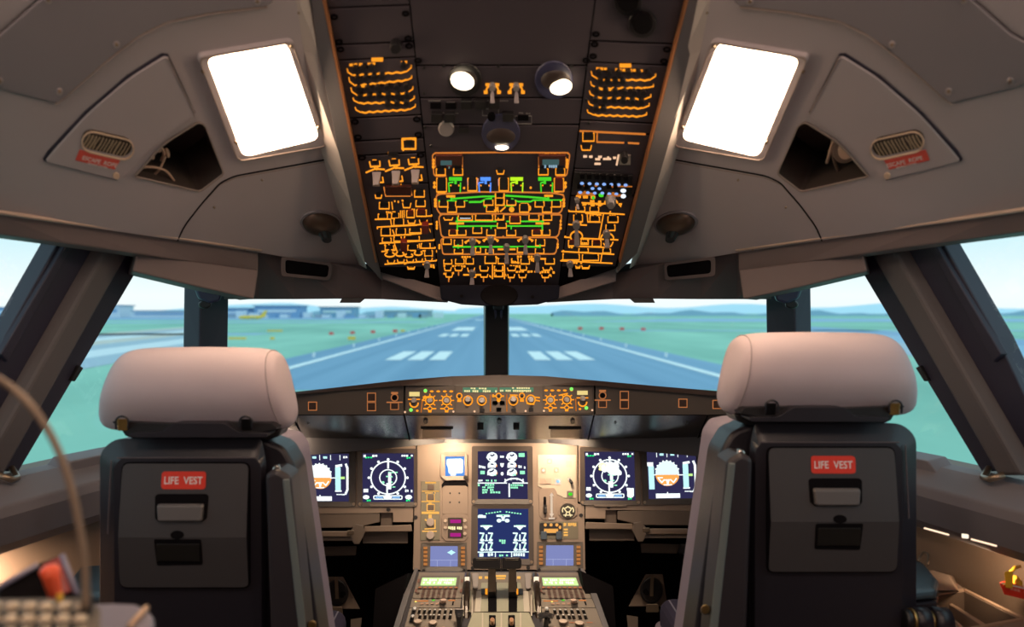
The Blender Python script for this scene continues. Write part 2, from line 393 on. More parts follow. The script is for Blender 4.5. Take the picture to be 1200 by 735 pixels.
# hills with real depth
def hills(name, x0, x1, y0, y1, hf, m, nx=60, ny=5):
    v, f = [], []
    for j in range(ny):
        for i in range(nx + 1):
            t = i / nx; s = j / (ny - 1); v.append((x0 + (x1 - x0) * t, y0 + (y1 - y0) * s, G - 1 + hf(t) * math.sin(math.pi * s)))
    for j in range(ny - 1):
        for i in range(nx): a = j * (nx + 1) + i; f.append((a, a + 1, a + nx + 2, a + nx + 1))
    return struct(mk(name, v, f, m, smooth=True))
def bump(t, c, w, h): return h * math.exp(-((t - c) / w) ** 2)
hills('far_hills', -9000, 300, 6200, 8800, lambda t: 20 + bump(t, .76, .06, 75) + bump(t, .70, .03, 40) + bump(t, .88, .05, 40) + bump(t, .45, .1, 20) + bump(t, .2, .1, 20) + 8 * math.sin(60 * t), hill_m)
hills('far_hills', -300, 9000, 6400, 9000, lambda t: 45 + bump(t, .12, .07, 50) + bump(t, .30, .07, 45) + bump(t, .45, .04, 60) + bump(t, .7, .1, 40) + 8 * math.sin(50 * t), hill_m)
hills('tree_line', 120, 2600, 1500, 1600, lambda t: 8 + 3 * math.sin(71 * t) + 2 * math.sin(190 * t), wood_m, 120, 3)
hills('tree_line', -1400, -150, 1500, 1600, lambda t: 7 + 3 * math.sin(61 * t) + 2 * math.sin(170 * t), wood_m, 100, 3)
# airport buildings, left
rr = random.Random(3)
for i, (x, y, w, h, m) in enumerate([(-330, 1000, 60, 11, bl_b), (-260, 980, 55, 14, bl_b), (-420, 1020, 70, 8, bl_w), (-200, 1050, 45, 13, bl_b), (-500, 1030, 50, 15, bl_w), (-120, 1150, 70, 9, bl_g), (-600, 1000, 60, 12, bl_b)]):
    lab = ['dark blue hangar seen through the left windscreen, third from the centre post', 'tallest blue hangar seen through the left windscreen', 'long low white terminal behind the left runway verge', 'narrow blue building nearest the runway seen through the left windscreen', 'tall white terminal block left of the blue hangars', 'long grey shed nearest the vanishing runway', 'wide blue hangar by the left corner window post'][i]
    t = thing('airport_building', lab, 'building', 'airport buildings beyond the runway')
    gbox('wall', x - w / 2, x + w / 2, y, y + 40, h, m, t); gbox('roof', x - w / 2 - 2, x + w / 2 + 2, y - 2, y + 42, 1.2, bl_g if m is not bl_g else bl_w, t, h)
    gbox('window_band', x - w / 2 + 4, x + w / 2 - 4, y - .6, y, h * .25, bl_w if m is bl_b else bl_b, t, h * .45)
for i in range(5):                                       # low terminals seen through the left side window
    x, y = -190 - i * 38, 250 + i * 34
    t = thing('terminal_building', ['nearest pale terminal seen through the left side window', 'second pale terminal through the left side window', 'third pale terminal through the left side window', 'fourth pale terminal through the left side window', 'farthest pale terminal through the left side window'][i], 'building', 'terminals through the left side window')
    gbox('wall', x - 24, x + 10, y, y + 22, 4.4, bl_g, t); gbox('roof', x - 26, x + 12, y - 1.5, y + 24, .8, bl_w, t, 4.4)
    for k in range(3): gbox('window_band', x - 22, x + 8, y - .5, y, .7, bl_b if k != 1 else bl_w, t, .8 + k * 1.25)
# yellow airliner parked on the apron
t = thing('parked_airliner', 'yellow airliner parked beyond the grass, tail fin raised', 'airplane')
y0 = 560; cx = -.02 + (297 - 574) / 940 * y0
q = .62; X = lambda d: cx + d * q; Zq = lambda d: G + d * q + .6
tube('fuselage', [(X(-17), y0, Zq(3)), (X(-15), y0, Zq(3.2)), (X(-11), y0, Zq(3.3)), (X(6), y0, Zq(3.3)), (X(14), y0, Zq(4.4))], [.2, 1.0, 1.3, 1.3, .3], yel, t, 10)
hull('tail_fin', [(X(7), y0 - .2, Zq(5)), (X(13), y0 - .2, Zq(4.6)), (X(16), y0 - .2, Zq(11)), (X(13), y0 - .2, Zq(11))], [(X(7), y0 + .2, Zq(5)), (X(13), y0 + .2, Zq(4.6)), (X(16), y0 + .2, Zq(11)), (X(13), y0 + .2, Zq(11))], yel, t)
hull('wing', [(X(-4), y0 - 1, Zq(2.6)), (X(3), y0 - 1, Zq(2.6)), (X(7), y0 - 9, Zq(3.2)), (X(5), y0 - 9, Zq(3.2))], [(X(-4), y0 - 1, Zq(2.9)), (X(3), y0 - 1, Zq(2.9)), (X(7), y0 - 9, Zq(3.4)), (X(5), y0 - 9, Zq(3.4))], bl_w, t)
# signs and markers standing in the grass
for (px, py, w, h, lab) in [(412, 397, 9, 5, 'bright yellow sign board nearest the runway on the left grass'), (278, 397, 21, 3.2, 'long low yellow sign board by the left window post'), (319, 397, 5, 4, 'small yellow sign board between the long sign and the airliner'), (472, 388, 5, 3, 'yellow sign board beside the farthest left red marker'), (322, 388, 18, 2.5, 'thin yellow board beyond the left grass strip')]:
    Y = H * 940 / (py + h / 2 - PY); p = at(px, py + h / 2, Y); k = Y / 940
    t = thing('taxiway_sign', lab, 'sign', 'yellow taxiway signs')
    gbox('board', p.x - w * k / 2, p.x + w * k / 2, Y, Y + .3, h * k * .75, yel, t, h * k * .25)
    for s_ in (-.35, .35): gbox('leg', p.x + s_ * w * k - .08, p.x + s_ * w * k + .08, Y + .05, Y + .2, h * k * .3, bl_g, t)
for i, (px, py) in enumerate([(388, 391), (413, 390), (437, 389), (463, 388), (680, 385), (705, 385), (729, 385.5), (754, 386)]):
    Y = H * 940 / (py + 1.5 - PY); p = at(px, py, Y); k = Y / 940; sd = 'left' if px < 574 else 'right'
    o = gbox('red_marker', p.x - 2.6 * k, p.x + 2.6 * k, Y, Y + .4, 3.2 * k, redm)
    q = ['farthest from', 'third from', 'second from', 'nearest to'][i] if i < 4 else ['nearest to', 'second from', 'third from', 'farthest from'][i - 4]
    tag(o, f"small red marker board on the {sd} grass, {q} the runway", 'marker', 'red marker boards in the grass')

# ================================================================== SETTING: cabin shell
def wx(Y):                                     # half width of the cabin at sill height
    if Y > 2.1: return .80 - .08 * (Y - 2.1)
    if Y > 1.4: return .80 + .283 * (2.1 - Y)
    return .998 + .10 * (1.4 - Y)
def wallx(Y, Z): return wx(Y) - .12 * (Z - 1.04) / .42
class WallS:                                   # left wall surface as a pixel-addressed surface
    def __call__(s, px, py, h=0.):
        r = ray(px, py); Y = 1.6
        for _ in range(60):
            Z = ZC + r.z * Y; X = -wallx(Y, Z); Y2 = (X - CX) / r.x; Y = Y * .5 + Y2 * .5
        p = at(px, py, Y); return p + Vector((h * .96, -h * .27, 0))
S_wall = WallS()
struct(box('floor', -1.5, 1.5, -1.7, 3.4, -.08, 0, floorm))
struct(box('wall_back', -1.5, 1.5, -1.75, -1.7, 0, 2.5, wallm))
struct(box('wall_front', -1.1, 1.1, 3.1, 3.16, 0, 1.0, vblack)); struct(box('footwell_light_block', -1.15, 1.15, 2.51, 3.16, .955, .975, vblack))  # last plate is added out of sight to keep daylight out of the footwell
struct(box('ceiling_rear', -1.5, 1.5, -1.7, .22, 2.1, 2.16, liner))
for s, sd in ((1, 'left'), (-1, 'right')):
    setx(s)
    ys = [-1.7, .3, .7, 1.4, 1.75, 2.1, 2.5, 3.1]
    a = [(-wx(y) - .03, y, 0) for y in ys]; b = [(-wx(y) - .03, y, 1.03) for y in ys]
    v = a + b + [(p[0] - .06, p[1], p[2]) for p in a] + [(p[0] - .06, p[1], p[2]) for p in b]; n = len(ys)
    f = [(i, i + 1, n + i + 1, n + i) for i in range(n - 1)] + [(2 * n + i, 2 * n + i + 1, 3 * n + i + 1, 3 * n + i) for i in range(n - 1)] + [(n + i, n + i + 1, 3 * n + i + 1, 3 * n + i) for i in range(n - 1)]
    w = mk('wall_' + sd, v, f, brown); struct(w)
    # solid wall aft of the side windows, above the windows
    vv = []; 
    yy = [-1.7, .3, .72]
    vv = [(-wx(y), y, 1.04) for y in yy] + [(-wallx(y, 1.6), y, 1.6) for y in yy] + [(-wallx(y, 1.6), y, 2.16) for y in yy]
    w2 = mk('upper_wall', vv, [(0, 1, 4, 3), (1, 2, 5, 4), (3, 4, 7, 6), (4, 5, 8, 7)], wallm, w)
    # outer roof skin so daylight only enters by the windows
    mk('outer_skin', [(-1.35, -1.7, 2.2), (-1.35, .7, 2.2), (-1.12, 1.5, 1.95), (-.95, 2.2, 1.62), (0, 2.75, 1.55), (0, -1.7, 2.4),
                      (-1.03, -1.7, 1.56), (-1.0, .7, 1.55), (-.86, 1.4, 1.50), (-.74, 2.1, 1.47)],
       [(0, 1, 7, 6), (1, 2, 8, 7), (2, 3, 9, 8), (0, 1, 2, 5), (2, 3, 4, 5)], wallm, w)
    # sill ledge: top, face, under-face, following the wall line
    yl = [.2, .8, 1.2, 1.4, 1.6, 1.8, 2.0, 2.1]
    prof = lambda y: [(-(wx(y) + .004), y, 1.040), (-(wx(y) - .035), y, 1.036), (-(wx(y) - .093), y - .02, 1.005), (-(wx(y) - .098), y - .02, .985), (-(wx(y) - .085), y, .930), (-(wx(y) - .055), y, .905), (-(wx(y) + .004), y, .905)]
    P = [prof(y) for y in yl]; k = len(P[0]); v = [q for p in P for q in p]
    f = [(i * k + j, i * k + (j + 1) % k, (i + 1) * k + (j + 1) % k, (i + 1) * k + j) for i in range(len(P) - 1) for j in range(k)]
    f += [tuple(range(k)), tuple(range((len(P) - 1) * k, len(P) * k))]
    o = mk('trim_1' if s > 0 else 'trim_2', v, f, ledgem, None, .004); struct(o)
    # raised corner cover at the front end of the sill
    q = [S_wall(118, 524), S_wall(118, 533), S_wall(48, 553), S_wall(62, 535)]
    hull('sill_corner', q, [p + Vector((.05, -.02, -.006)) for p in q], ledgem, o, .003)
    # slanted aft post, three facets
    ft = [(60, 272), (165, 272), (160, 300), (155, 318), (86, 435), (16, 553), (-70, 545), (0, 395), (62, 285)]
    A = [S_wall(*p, -.03) for p in ft]; po = mk('trim_3' if s > 0 else 'trim_4', *(lambda a, b: (a + b, [tuple(range(len(a))), tuple(range(len(a), 2 * len(a)))[::-1]] + [(i, (i + 1) % len(a), len(a) + (i + 1) % len(a), len(a) + i) for i in range(len(a))]))(A, [S_wall(*p, .012) for p in ft]), postm, None, .003)
    struct(po)
    hull('post_cover', [S_wall(*p, .008) for p in [(112, 272), (150, 278), (-8, 556), (-52, 556)]], [S_wall(*p, .040) for p in [(118, 272), (142, 278), (-16, 556), (-44, 556)]], postb, po, .006)
    hull('post_edge_strip', [S_wall(*p, .008) for p in [(66, 284), (78, 284), (0, 425), (-12, 415)]], [S_wall(*p, .022) for p in [(68, 284), (76, 284), (-2, 424), (-10, 415)]], postm, po, .002)
    hull('latch', [S_wall(*p, .0) for p in [(84, 428), (89, 431), (79, 447), (74, 446)]], [S_wall(*p, .02) for p in [(84, 428), (89, 431), (79, 447), (74, 446)]], black, po, .002)
    tube('foot_clamp', [S_wall(4, 548, .02), S_wall(-4, 558, .05), S_wall(-16, 560, .06), S_wall(-24, 555, .04)], .006, screwm, po)
    # forward corner post between windscreen and side window
    c = [(-.822, 2.10), (-.838, 2.14), (-.75, 2.20), (-.728, 2.165), (-.775, 2.085)]
    cp = hull('trim_5' if s > 0 else 'trim_6', [(x - .004, y, .95) for x, y in c], [(x + .008, y - .01, 1.50) for x, y in c], postm, None, .004); struct(cp)
    # windscreen frame base
    o = hull('trim_7' if s > 0 else 'trim_8', [(-.80, 2.10, .95), (0, 2.56, .95), (0, 2.62, .95), (-.80, 2.2, .95)], [(-.80, 2.10, 1.075), (0, 2.56, 1.10), (0, 2.62, 1.10), (-.80, 2.2, 1.075)], dgrey); struct(o)
glass = bpy.data.materials.new('window_glass'); glass.use_nodes = True; _n = glass.node_tree; _n.nodes.clear()
_a = _n.nodes.new('ShaderNodeBsdfTransparent'); _b = _n.nodes.new('ShaderNodeBsdfGlossy'); _m = _n.nodes.new('ShaderNodeMixShader'); _o = _n.nodes.new('ShaderNodeOutputMaterial')
_a.inputs[0].default_value = (.97, .99, .99, 1); _b.inputs['Roughness'].default_value = .02; _m.inputs[0].default_value = .035
_n.links.new(_a.outputs[0], _m.inputs[1]); _n.links.new(_b.outputs[0], _m.inputs[2]); _n.links.new(_m.outputs[0], _o.inputs[0])
k = 1
for s in (1, -1):
    setx(s)
    for q in ([(-.745, 2.17, 1.07), (-.03, 2.58, 1.09), (-.03, 2.50, 1.45), (-.74, 2.15, 1.45)],
              [(-wx(2.1) - .01, 2.10, 1.03), (-wx(1.5) - .01, 1.5, 1.03), (-wallx(1.5, 1.5), 1.5, 1.5), (-wallx(2.1, 1.5) - .01, 2.1, 1.5)],
              [(-wx(1.5) - .01, 1.50, 1.03), (-wx(.7) - .01, .7, 1.03), (-wallx(.7, 1.55), .7, 1.56), (-wallx(1.5, 1.5), 1.5, 1.5)]):
        struct(mk(f'window_{k}', q, [(0, 1, 2, 3)], glass)); k += 1
setx()
# centre post
cp = hull('trim_9', [(x, y, .95) for x, y in [(-.034, 2.47), (.036, 2.47), (.042, 2.60), (-.040, 2.60)]], [(x, y - .06, 1.50) for x, y in [(-.034, 2.47), (.036, 2.47), (.042, 2.60), (-.040, 2.60)]], black, None, .004); struct(cp)
o = thing('alignment_sight', 'small black sighting bracket with two prongs on the centre window post', 'sight')
S = PS(2.40)
prism('mount', S, rect(578, 358, 590, 363), 0, .02, dgrey, o, .002)
prism('prong', S, rnd([(579, 363), (582, 364), (582, 371), (580, 374)], 1), .004, .012, navy, o, .001)
prism('prong', S, rnd([(589, 363), (586, 364), (586, 371), (588, 374)], 1), .004, .012, navy, o, .001)

# ================================================================== ceiling liners and what is let into them
for s, sd in ((1, 'left'), (-1, 'right')):
    setx(s); S = S_ceil; side = f'{sd} of the overhead panel'
    def cxy(X, Y): return (X, Y, 2.376 + .545 * X - .326 * Y)
    hole = rnd([(157, 206), (193, 166), (232, 142), (240, 146), (262, 203), (234, 224)], [3, 12, 4, 4, 4, 4], 3)
    hw = [S(*p) for p in hole]
    outer = [Vector(cxy(-.27, .2)), S(350, -12), S(361, 60), S(381, 175), S(398, 240), S(428, 322), S(445, 322), S(380, 309), S(303, 296), S(150, 273), S(0, 252), S(-150, 228), Vector(cxy(-1.05, .75)), Vector(cxy(-1.09, .2))]
    fl = lambda L: [Vector((p.x, p.y, 0)) for p in L]
    tri = tessellate_polygon([fl(outer), fl(hw)[::-1]])
    allv = outer + hw[::-1]
    ce = mk('ceiling_' + sd, allv, tri, liner); struct(ce)
    # pocket walls behind the opening
    nn = S.n; n = len(hw); dp = .09
    v = hw + [p - nn * dp for p in hw]
    mk('pocket', v, [(i, (i + 1) % n, n + (i + 1) % n, n + i) for i in range(n)] + [tuple(range(n, 2 * n))], mat('pocket_brown', (.045, .030, .025), .7), ce)
    L = Lines(S, .003); L.loop(hole, 1.6); L.done('pocket_rim', mat('rim_light', (.36, .29, .26), .4), ce)
    # seams
    L = Lines(S, .0012)
    L.line(rnd([(211, 274), (218, 262), (235, 240), (258, 214), (275, 206), (386, 186), (386, 186.5)], 6)[2:-2], 1.3); L.line([(208, 282), (213, 271)], 1.2)
    L.line([(0, 42), (24, 19), (46, 1), (50, -8)], 1.6); L.done('seam', vblack, ce)
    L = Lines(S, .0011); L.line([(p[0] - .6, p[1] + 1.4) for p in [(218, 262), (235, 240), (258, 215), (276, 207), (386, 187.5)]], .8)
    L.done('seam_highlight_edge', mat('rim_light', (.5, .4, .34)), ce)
    for p in ((251, 243), (307, 211), (350, 15), (390, 163), (287, 292)): disc('screw', S, *p, 1.5, 0, .0015, screwm, ce, 8)
    # bright strip wall between ceiling and overhead console rail
    st = [(345, -12), (356, 60), (376, 175), (394, 240), (420, 310)]
    a = [S(*p, 0) for p in st]; b = [S_over(*p, .012) for p in [(364, -12), (376, 60), (398, 175), (415, 240), (430, 310)]]
    mk('console_side_strip', a + b, [(i, i + 1, len(a) + i + 1, len(a) + i) for i in range(len(a) - 1)], mat('strip_pale', (.55, .49, .46), .35, 0, .05, 300), ce)
    # service panel (upper, dark, screwed)
    P = rnd([(-60, 84), (0, 102), (66, 119), (76, 111), (122, 70), (160, 40), (196, 22), (250, 12), (312, 5), (318, 0), (316, -22), (60, -40), (48, -4), (0, 38), (-60, 70)], [0, 6, 4, 4, 20, 20, 20, 8, 3, 3, 3, 3, 3, 0, 0])
    t = thing('service_panel', f'dark grey screwed service panel at the upper {sd} of the ceiling', 'panel')
    prism('cover', S, P, 0, .004, liner2, t, .0015); L = Lines(S, .0022); L.loop(P, 1.8); L.done('gasket', vblack, t)
    L = Lines(S, .005); L.line([(64, 120.4), (75, 112.6), (122, 71.5), (160, 41.5), (196, 23.6), (250, 13.4), (312, 6.4)], .5); L.done('edge', mat('rim_light', (.5, .4, .34)), t)  # thin pale line painted as the highlight on the panel edge
    for p in ((137, 53), (70, 108), (302, 2.5), (57, 1), (0, 96)):
        disc('screw', S, *p, 4.2, .003, .0055, liner, t, 14); disc('screw', S, *p, 2.4, .005, .0075, screwm, t, 10)
    # escape rope cover
    P = rnd([(52, 186), (60, 176), (100, 132), (150, 89), (190, 64), (195, 64), (228, 130), (180, 165), (143, 203), (137, 208)], [3, 6, 14, 14, 3, 3, 5, 14, 4, 4])
    t = thing('escape_rope_cover', f'fan shaped grey escape rope cover with red placard in the {sd} ceiling', 'cover')
    L = Lines(S, .0015); L.line([(226, 131), (195, 65), (190, 64.5), (150, 90), (100, 133), (58, 178), (53, 186), (136, 208)], 5.0); L.line([(138, 208), (144, 203), (181, 166), (226, 132)], 1.4); L.done('groove', mat('groove_navy', (.025, .022, .045), .6), t)
    prism('cover', S, [(p[0] + .6, p[1] + 1) for p in P], .0005, .0045, liner, t, .002)
    disc('hinge_tab', S, 136.5, 206.6, 4.5, .001, .006, chrome if s > 2 else mat('tab_tan', (.75, .55, .40), .4), t, 10)
    L = Lines(S, .0062); L.line([(196, 66), (227, 130)], 1.1); L.done('lit_edge', mat('rim_light', (.5, .4, .34)), t)  # highlight along the cover edge, painted as a paler line
    # little window with the rope stowed behind
    rot = math.radians(13); c0 = (125, 167.5)
    def oval(w, h, n=8):
        o_ = []
        for sg_, a0 in ((1, -90), (-1, 90)):
            for i in range(n + 1):
                a = math.radians(a0 + 180 * i / n); x, y = sg_ * (w - h) + h * math.cos(a), h * math.sin(a)
                o_.append((c0[0] + x * math.cos(rot) - y * math.sin(rot), c0[1] + x * math.sin(rot) + y * math.cos(rot)))
        return o_
    prism('viewing_window', S, oval(30, 11.5), .003, .0052, mat('window_dark_brown', (.05, .035, .025), .25), t)
    L = Lines(S, .0064); rq = random.Random(5)
    for i in range(13):
        x = -26 + i * 4.1
        A_, B_ = [(c0[0] + (x + q[0]) * math.cos(rot) - q[1] * math.sin(rot), c0[1] + (x + q[0]) * math.sin(rot) + q[1] * math.cos(rot)) for q in ((2.5, -7.5), (-2.5, 7.5))]
        L.line([A_, ((A_[0] + B_[0]) / 2 + rq.uniform(-1, 1), (A_[1] + B_[1]) / 2), B_], rq.uniform(.8, 1.9))
    L.done('stowed_rope', mat('rope_tan', (.42, .31, .20), .8), t)
    ring('window_bezel', S, oval(31.4, 12.9), oval(30, 11.5), .003, .0068, mat('tab_tan', (.75, .55, .40), .4), t)
    pq = rnd([(93.5, 176), (141.5, 187), (134.5, 199), (88.5, 188)], .8, 2)
    pl = prism('placard', S, pq, .004, .0056, mat('placard_rope_red', (.80, .09, .06), .5), t)
    text('ESCAPE  ROPE', S, (94.5, 183.5), (135, 193.2), (96.2, 178.9), white, pl, .0061)
    text('BEHIND COVER', S, (101, 189.0), (124, 194.6), (102, 186.6), white, pl, .0061)
    # lit dome lamp
    t = thing('ceiling_lamp', f'glowing rectangular ceiling lamp in a grey frame {side}', 'lamp', 'ceiling lamps beside the overhead panel')
    fo = rnd([(229, 62), (342, 43), (383, 168), (276, 186)], [8, 8, 8, 8]); fi = rnd([(240, 65), (334, 46), (373, 160), (283, 181)], [10, 10, 10, 10])
    ring('frame', S, fo, fi, 0, .009, liner, t, .007)
    prism('diffuser', S, rnd([(241.5, 66), (333, 47), (372, 159), (284, 180)], 10), .001, .0075, lens, t)
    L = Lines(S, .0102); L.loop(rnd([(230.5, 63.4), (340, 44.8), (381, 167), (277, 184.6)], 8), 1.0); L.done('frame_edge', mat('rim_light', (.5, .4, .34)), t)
    for p in ((238, 85), (277, 168), (374, 150), (342, 55)): disc('screw', S, *p, 2.3, .008, .0105, screwm, t, 10)
    # reading spot with swivel
    t = thing('spot_lamp', f'dark swivelling spot lamp let into the forward {sd} ceiling', 'lamp', 'swivelling spot lamps in the forward ceiling')
    ring('bezel', S, ell(376, 261, 25, 14.5, 24, .1), ell(376, 261, 22.5, 12.5, 24, .1), 0, .004, liner2, t)
    dome('swivel_ball', S, 376, 261.5, 22, 12, .024, mat('lamp_bronze', (.11, .07, .05), .35, .4), t)
    hull('nozzle', [S(x, y, .018) for x, y in ell(376, 264, 8, 4.5, 12)], [S(x, y, .036) for x, y in ell(376, 267, 5.5, 3.5, 12)], black, t, .001)
    # lip band above the windows
    up_ = [at(*p, y) for p, y in [((-90, 236), 1.18), ((0, 250), 1.3), ((75, 261), 1.41), ((150, 271), 1.53), ((230, 283), 1.67), ((303, 294), 1.83)]]
    dn_ = [at(*p, y) for p, y in [((-90, 262), 1.2), ((0, 275), 1.33), ((75, 285), 1.43), ((158, 297), 1.56), ((230, 308), 1.70), ((303, 319), 1.86)]]
    t = struct(strip3('trim_10' if s > 0 else 'trim_11', up_, dn_, (-.05, .02, 0), header, None, .003))
    tube('lip', [p + Vector((.010, -.016, .000)) for p in up_], .0036, mat('lip_highlight_tan', (.60, .45, .37), .35), t, 8)  # lip coloured light tan to stand for the warm highlight along it
    # hanging visor box over the side window
    o = thing('visor_housing', f'grey angular sun visor housing above the {sd} side window', 'housing')
    q = [((160, 297), 1.60), ((303, 317), 1.80), ((298, 351), 1.86), ((230, 336), 1.83), ((155, 318), 1.66)]
    p0, p1 = at(160, 297, 1.60), at(303, 317, 1.80); Sp = Surf(p0, (p1 - p0).cross(Vector((.05, .13, -1)))); qp = [Sp(*p) for p, y in q]
    hull('body', qp, [p + Vector((-.07, .13, .0)) for p in qp], header, o, .004)
    Sv = PS(1.90)
    q = [(226, 334), (262, 340), (258, 353), (246, 356), (232, 350)]
    hull('roller_mount', [at(*p, 1.87) for p in q], [at(*p, 1.96) for p in q], navy, o, .006)
    hull('roller_knob', [at(x, y, 1.88) for x, y in ell(240, 357, 8, 5, 12)], [at(x, y, 1.92) for x, y in ell(240, 357, 8, 5, 12)], black, o, .004)
    # fascia between liner and windscreen
    fu = [at(*p, y) for p, y in [((262, 318), 1.84), ((303, 294), 1.87), ((345, 301), 1.95), ((395, 310), 2.05), ((447, 320), 2.16), ((525, 330), 2.20)]]
    fd = [at(*p, y) for p, y in [((262, 351), 2.06), ((303, 351), 2.08), ((345, 351), 2.10), ((395, 350.5), 2.13), ((447, 351), 2.17), ((525, 355), 2.20)]]
    fa = struct(strip3('trim_12' if s > 0 else 'trim_13', fu, fd, (0, .08, .02), header, None, .003))
    class FS:
        def __call__(s_, px, py, h=0.): return at(px, py, 1.902 + (px - 330) / 57 * .10 + (py - 304) * .0020) + Vector((0, -h, 0))
    fs = FS()
    ring('vent_frame', fs, rnd([(331, 301), (390, 309), (388, 329), (331, 324)], 4, 3), rnd([(335, 304.5), (387, 311.5), (385, 325.5), (335, 320.5)], 4, 3), 0, .012, header, fa)
    prism('vent_slot', fs, rnd([(335, 304.5), (387, 311.5), (385, 325.5), (335, 320.5)], 4, 3), 0, .005, vblack, fa)
    hull('visor_stop', [at(*p, 2.12) for p in [(401, 349), (429, 349), (422, 355), (398, 355)]], [at(*p, 2.16) for p in [(401, 349), (429, 349), (422, 355), (398, 355)]], black, fa, .001)
setx()
# things stowed in the ceiling pockets
S = S_ceil
t = thing('coiled_cable', 'tan coiled cable loops lying in the left ceiling pocket', 'cable')
tube('loop', curve([S(158, 206, -.015), S(178, 202, -.012), S(196, 206, -.012), S(206, 217, -.012), S(210, 226, -.018)]), .0022, mat('cable_tan', (.55, .38, .28), .4), t)
tube('loop', curve([S(186, 202, -.03), S(188, 191, -.03), S(195, 189, -.03), S(199, 196, -.03), S(196, 204, -.03)]), .0028, mat('cable_tan', (.5, .4, .3)), t)
tube('strand', [S(182, 215, -.015), S(192, 209, -.02), S(203, 195, -.03)], .002, mat('cable_tan', (.5, .4, .3)), t)
dome('plug', S, 203, 196, 3.5, 4, .012, mat('cable_tan', (.5, .4, .3)), t, base=-.035)
dome('plug', S, 194, 193, 3.5, 4, .012, mat('cable_tan', (.5, .4, .3)), t, base=-.04)
setx(-1)
t = thing('headset', 'dark tan headset with round ear cup stowed in the right ceiling pocket', 'headset')
hm = mat('headset_bronze', (.16, .11, .085), .4)
# left-pixel coordinates of the mirrored pocket
disc('ear_cup', S, 190, 187, 17, -.05, -.018, hm, t, 20, .9, .004); disc('ear_pad', S, 187, 184, 11, -.02, -.010, mat('cable_tan', (.5, .4, .3)), t, 18, .8, .002)
tube('band', curve([S(166, 203, -.02), S(178, 183, -.02), S(193, 171, -.015), S(203, 176, -.02), S(212, 206, -.03)]), .003, mat('cable_tan', (.5, .4, .3)), t)
tube('boom', curve([S(207, 177, -.03), S(205, 200, -.03), S(196, 222, -.03)]), .003, hm, t)
setx()
# ================================================================== overhead panel
S = S_over
OV = thing('overhead_panel', 'dark overhead switch panel with amber lit legends above the windscreen', 'control panel')
def lx(y, a, b): return a + (b - a) * y / 335.0
XL = lambda y: lx(y, 383, 449); XA = lambda y: lx(y, 480, 515); XB = lambda y: lx(y, 697, 655); XR = lambda y: lx(y, 801, 716)
prism('backing', S, [(XL(-15) - 3, -15), (XR(-15) + 3, -15), (XR(314) + 2, 314), (XB(338), 338), (XA(338), 338), (XL(314) - 2, 318)], -.03, 0, vblack, OV)
def pl_(y0, y1, f0, f1, dl=0, dr=0, h=.003, m=plate):
    g = .9
    return prism('module_plate', S, [(f0(y0) + g, y0 + g + dl), (f1(y0) - g, y0 + g + dr), (f1(y1) - g, y1 - g + dr), (f0(y1) + g, y1 - g + dl)], 0, h, m, OV, .0006)
def qs(x, y): 
    ring('quarter_turn_screw', S, ell(x, y, 4.6, 3.1, 14), ell(x, y, 2.6, 1.7, 14), .002, .0048, vblack, OV)
for y0, y1 in ((-14, 4), (5, 47), (48, 65), (66, 133), (134, 160), (161, 177), (178, 213), (214, 312)): pl_(y0, y1, XL, XA, 4 if y0 < 200 else 1, 0)
for y0, y1 in ((-14, 75), (76, 113), (114, 144.5), (145.5, 335)): pl_(y0, y1, XA, XB)
for y0, y1 in ((-14, 46), (47, 71), (72, 139), (140, 152), (153, 196), (197, 228), (229, 312)): pl_(y0, y1, XB, XR, 0, 4 if y0 < 190 else 0)
for y in (14, 43, 52): qs(XL(y) + 6, y + 4); qs(XA(y) - 6, y)
for y in (138, 156, 180): qs(XL(y) + 6, y + 3); qs(XA(y) - 6, y)
for y in (38, 50, 64): qs(XB(y) + 6, y)
for y in (54, 68): qs(XR(y) - 6, y + 2)
qs(490, 69); qs(687, 69)
for p in ((497, 80), (497, 110), (687, 80), (687, 118), (690, 145), (498, 150), (505, 172), (520, 78), (584, 78), (670, 78)): disc('screw', S, *p, 2, .003, .0045, black, OV, 8)
A, A2, AD, GR, LY, BL, WH, PK, BE, LG = [Lines(S, .0042) for _ in range(10)]
class CB:                                  # crop frames used while reading the photograph
    def __init__(s, x, y, k): s.x, s.y, s.k = x, y, k
    def __call__(s, *a): return [s.x + v / s.k if i % 2 == 0 else s.y + v / s.k for i, v in enumerate(a)]
    def pts(s, *a): q = s(*a); return list(zip(q[::2], q[1::2]))
NB = [0]
def btn(x0, y0, x1, y1, kind='f', m=black, h=.0062):
    """push button with its lit surround"""
    if kind != 'n':
        (A.rect if kind in ('f', 'c') else A.u)(x0 + .4, y0 + .4, x1 - .4, y1 - .4, 1.05)
        if kind == 'u': A.blob(x0 + (x1 - x0) * .28, y0 - .2, x1 - (x1 - x0) * .28, y0 + 1.3)
    d = 1.5
    prism('push_button', S, [(x0 + d, y0 + d), (x1 - d, y0 + d), (x1 - d, y1 - d), (x0 + d, y1 - d)], .003, h, m, OV)
def lever(x, y0, y1, w=7):
    """clear grey toggle: collar and flattened paddle hanging forward"""
    disc('toggle_collar', S, x, y0 + 2, w * .62, .003, .010, knobm, OV, 10)
    hull('toggle_lever', [S(x - w * .25, y0 + 1, .008), S(x + w * .25, y0 + 1, .008), S(x + w * .25, y0 + 4, .008), S(x - w * .25, y0 + 4, .008)],
         [S(x - w * .42, y1 - 6, .022), S(x + w * .42, y1 - 6, .022), S(x + w * .40, y1 - 3, .016), S(x - w * .40, y1 - 3, .016)], leverm, OV, .0015)
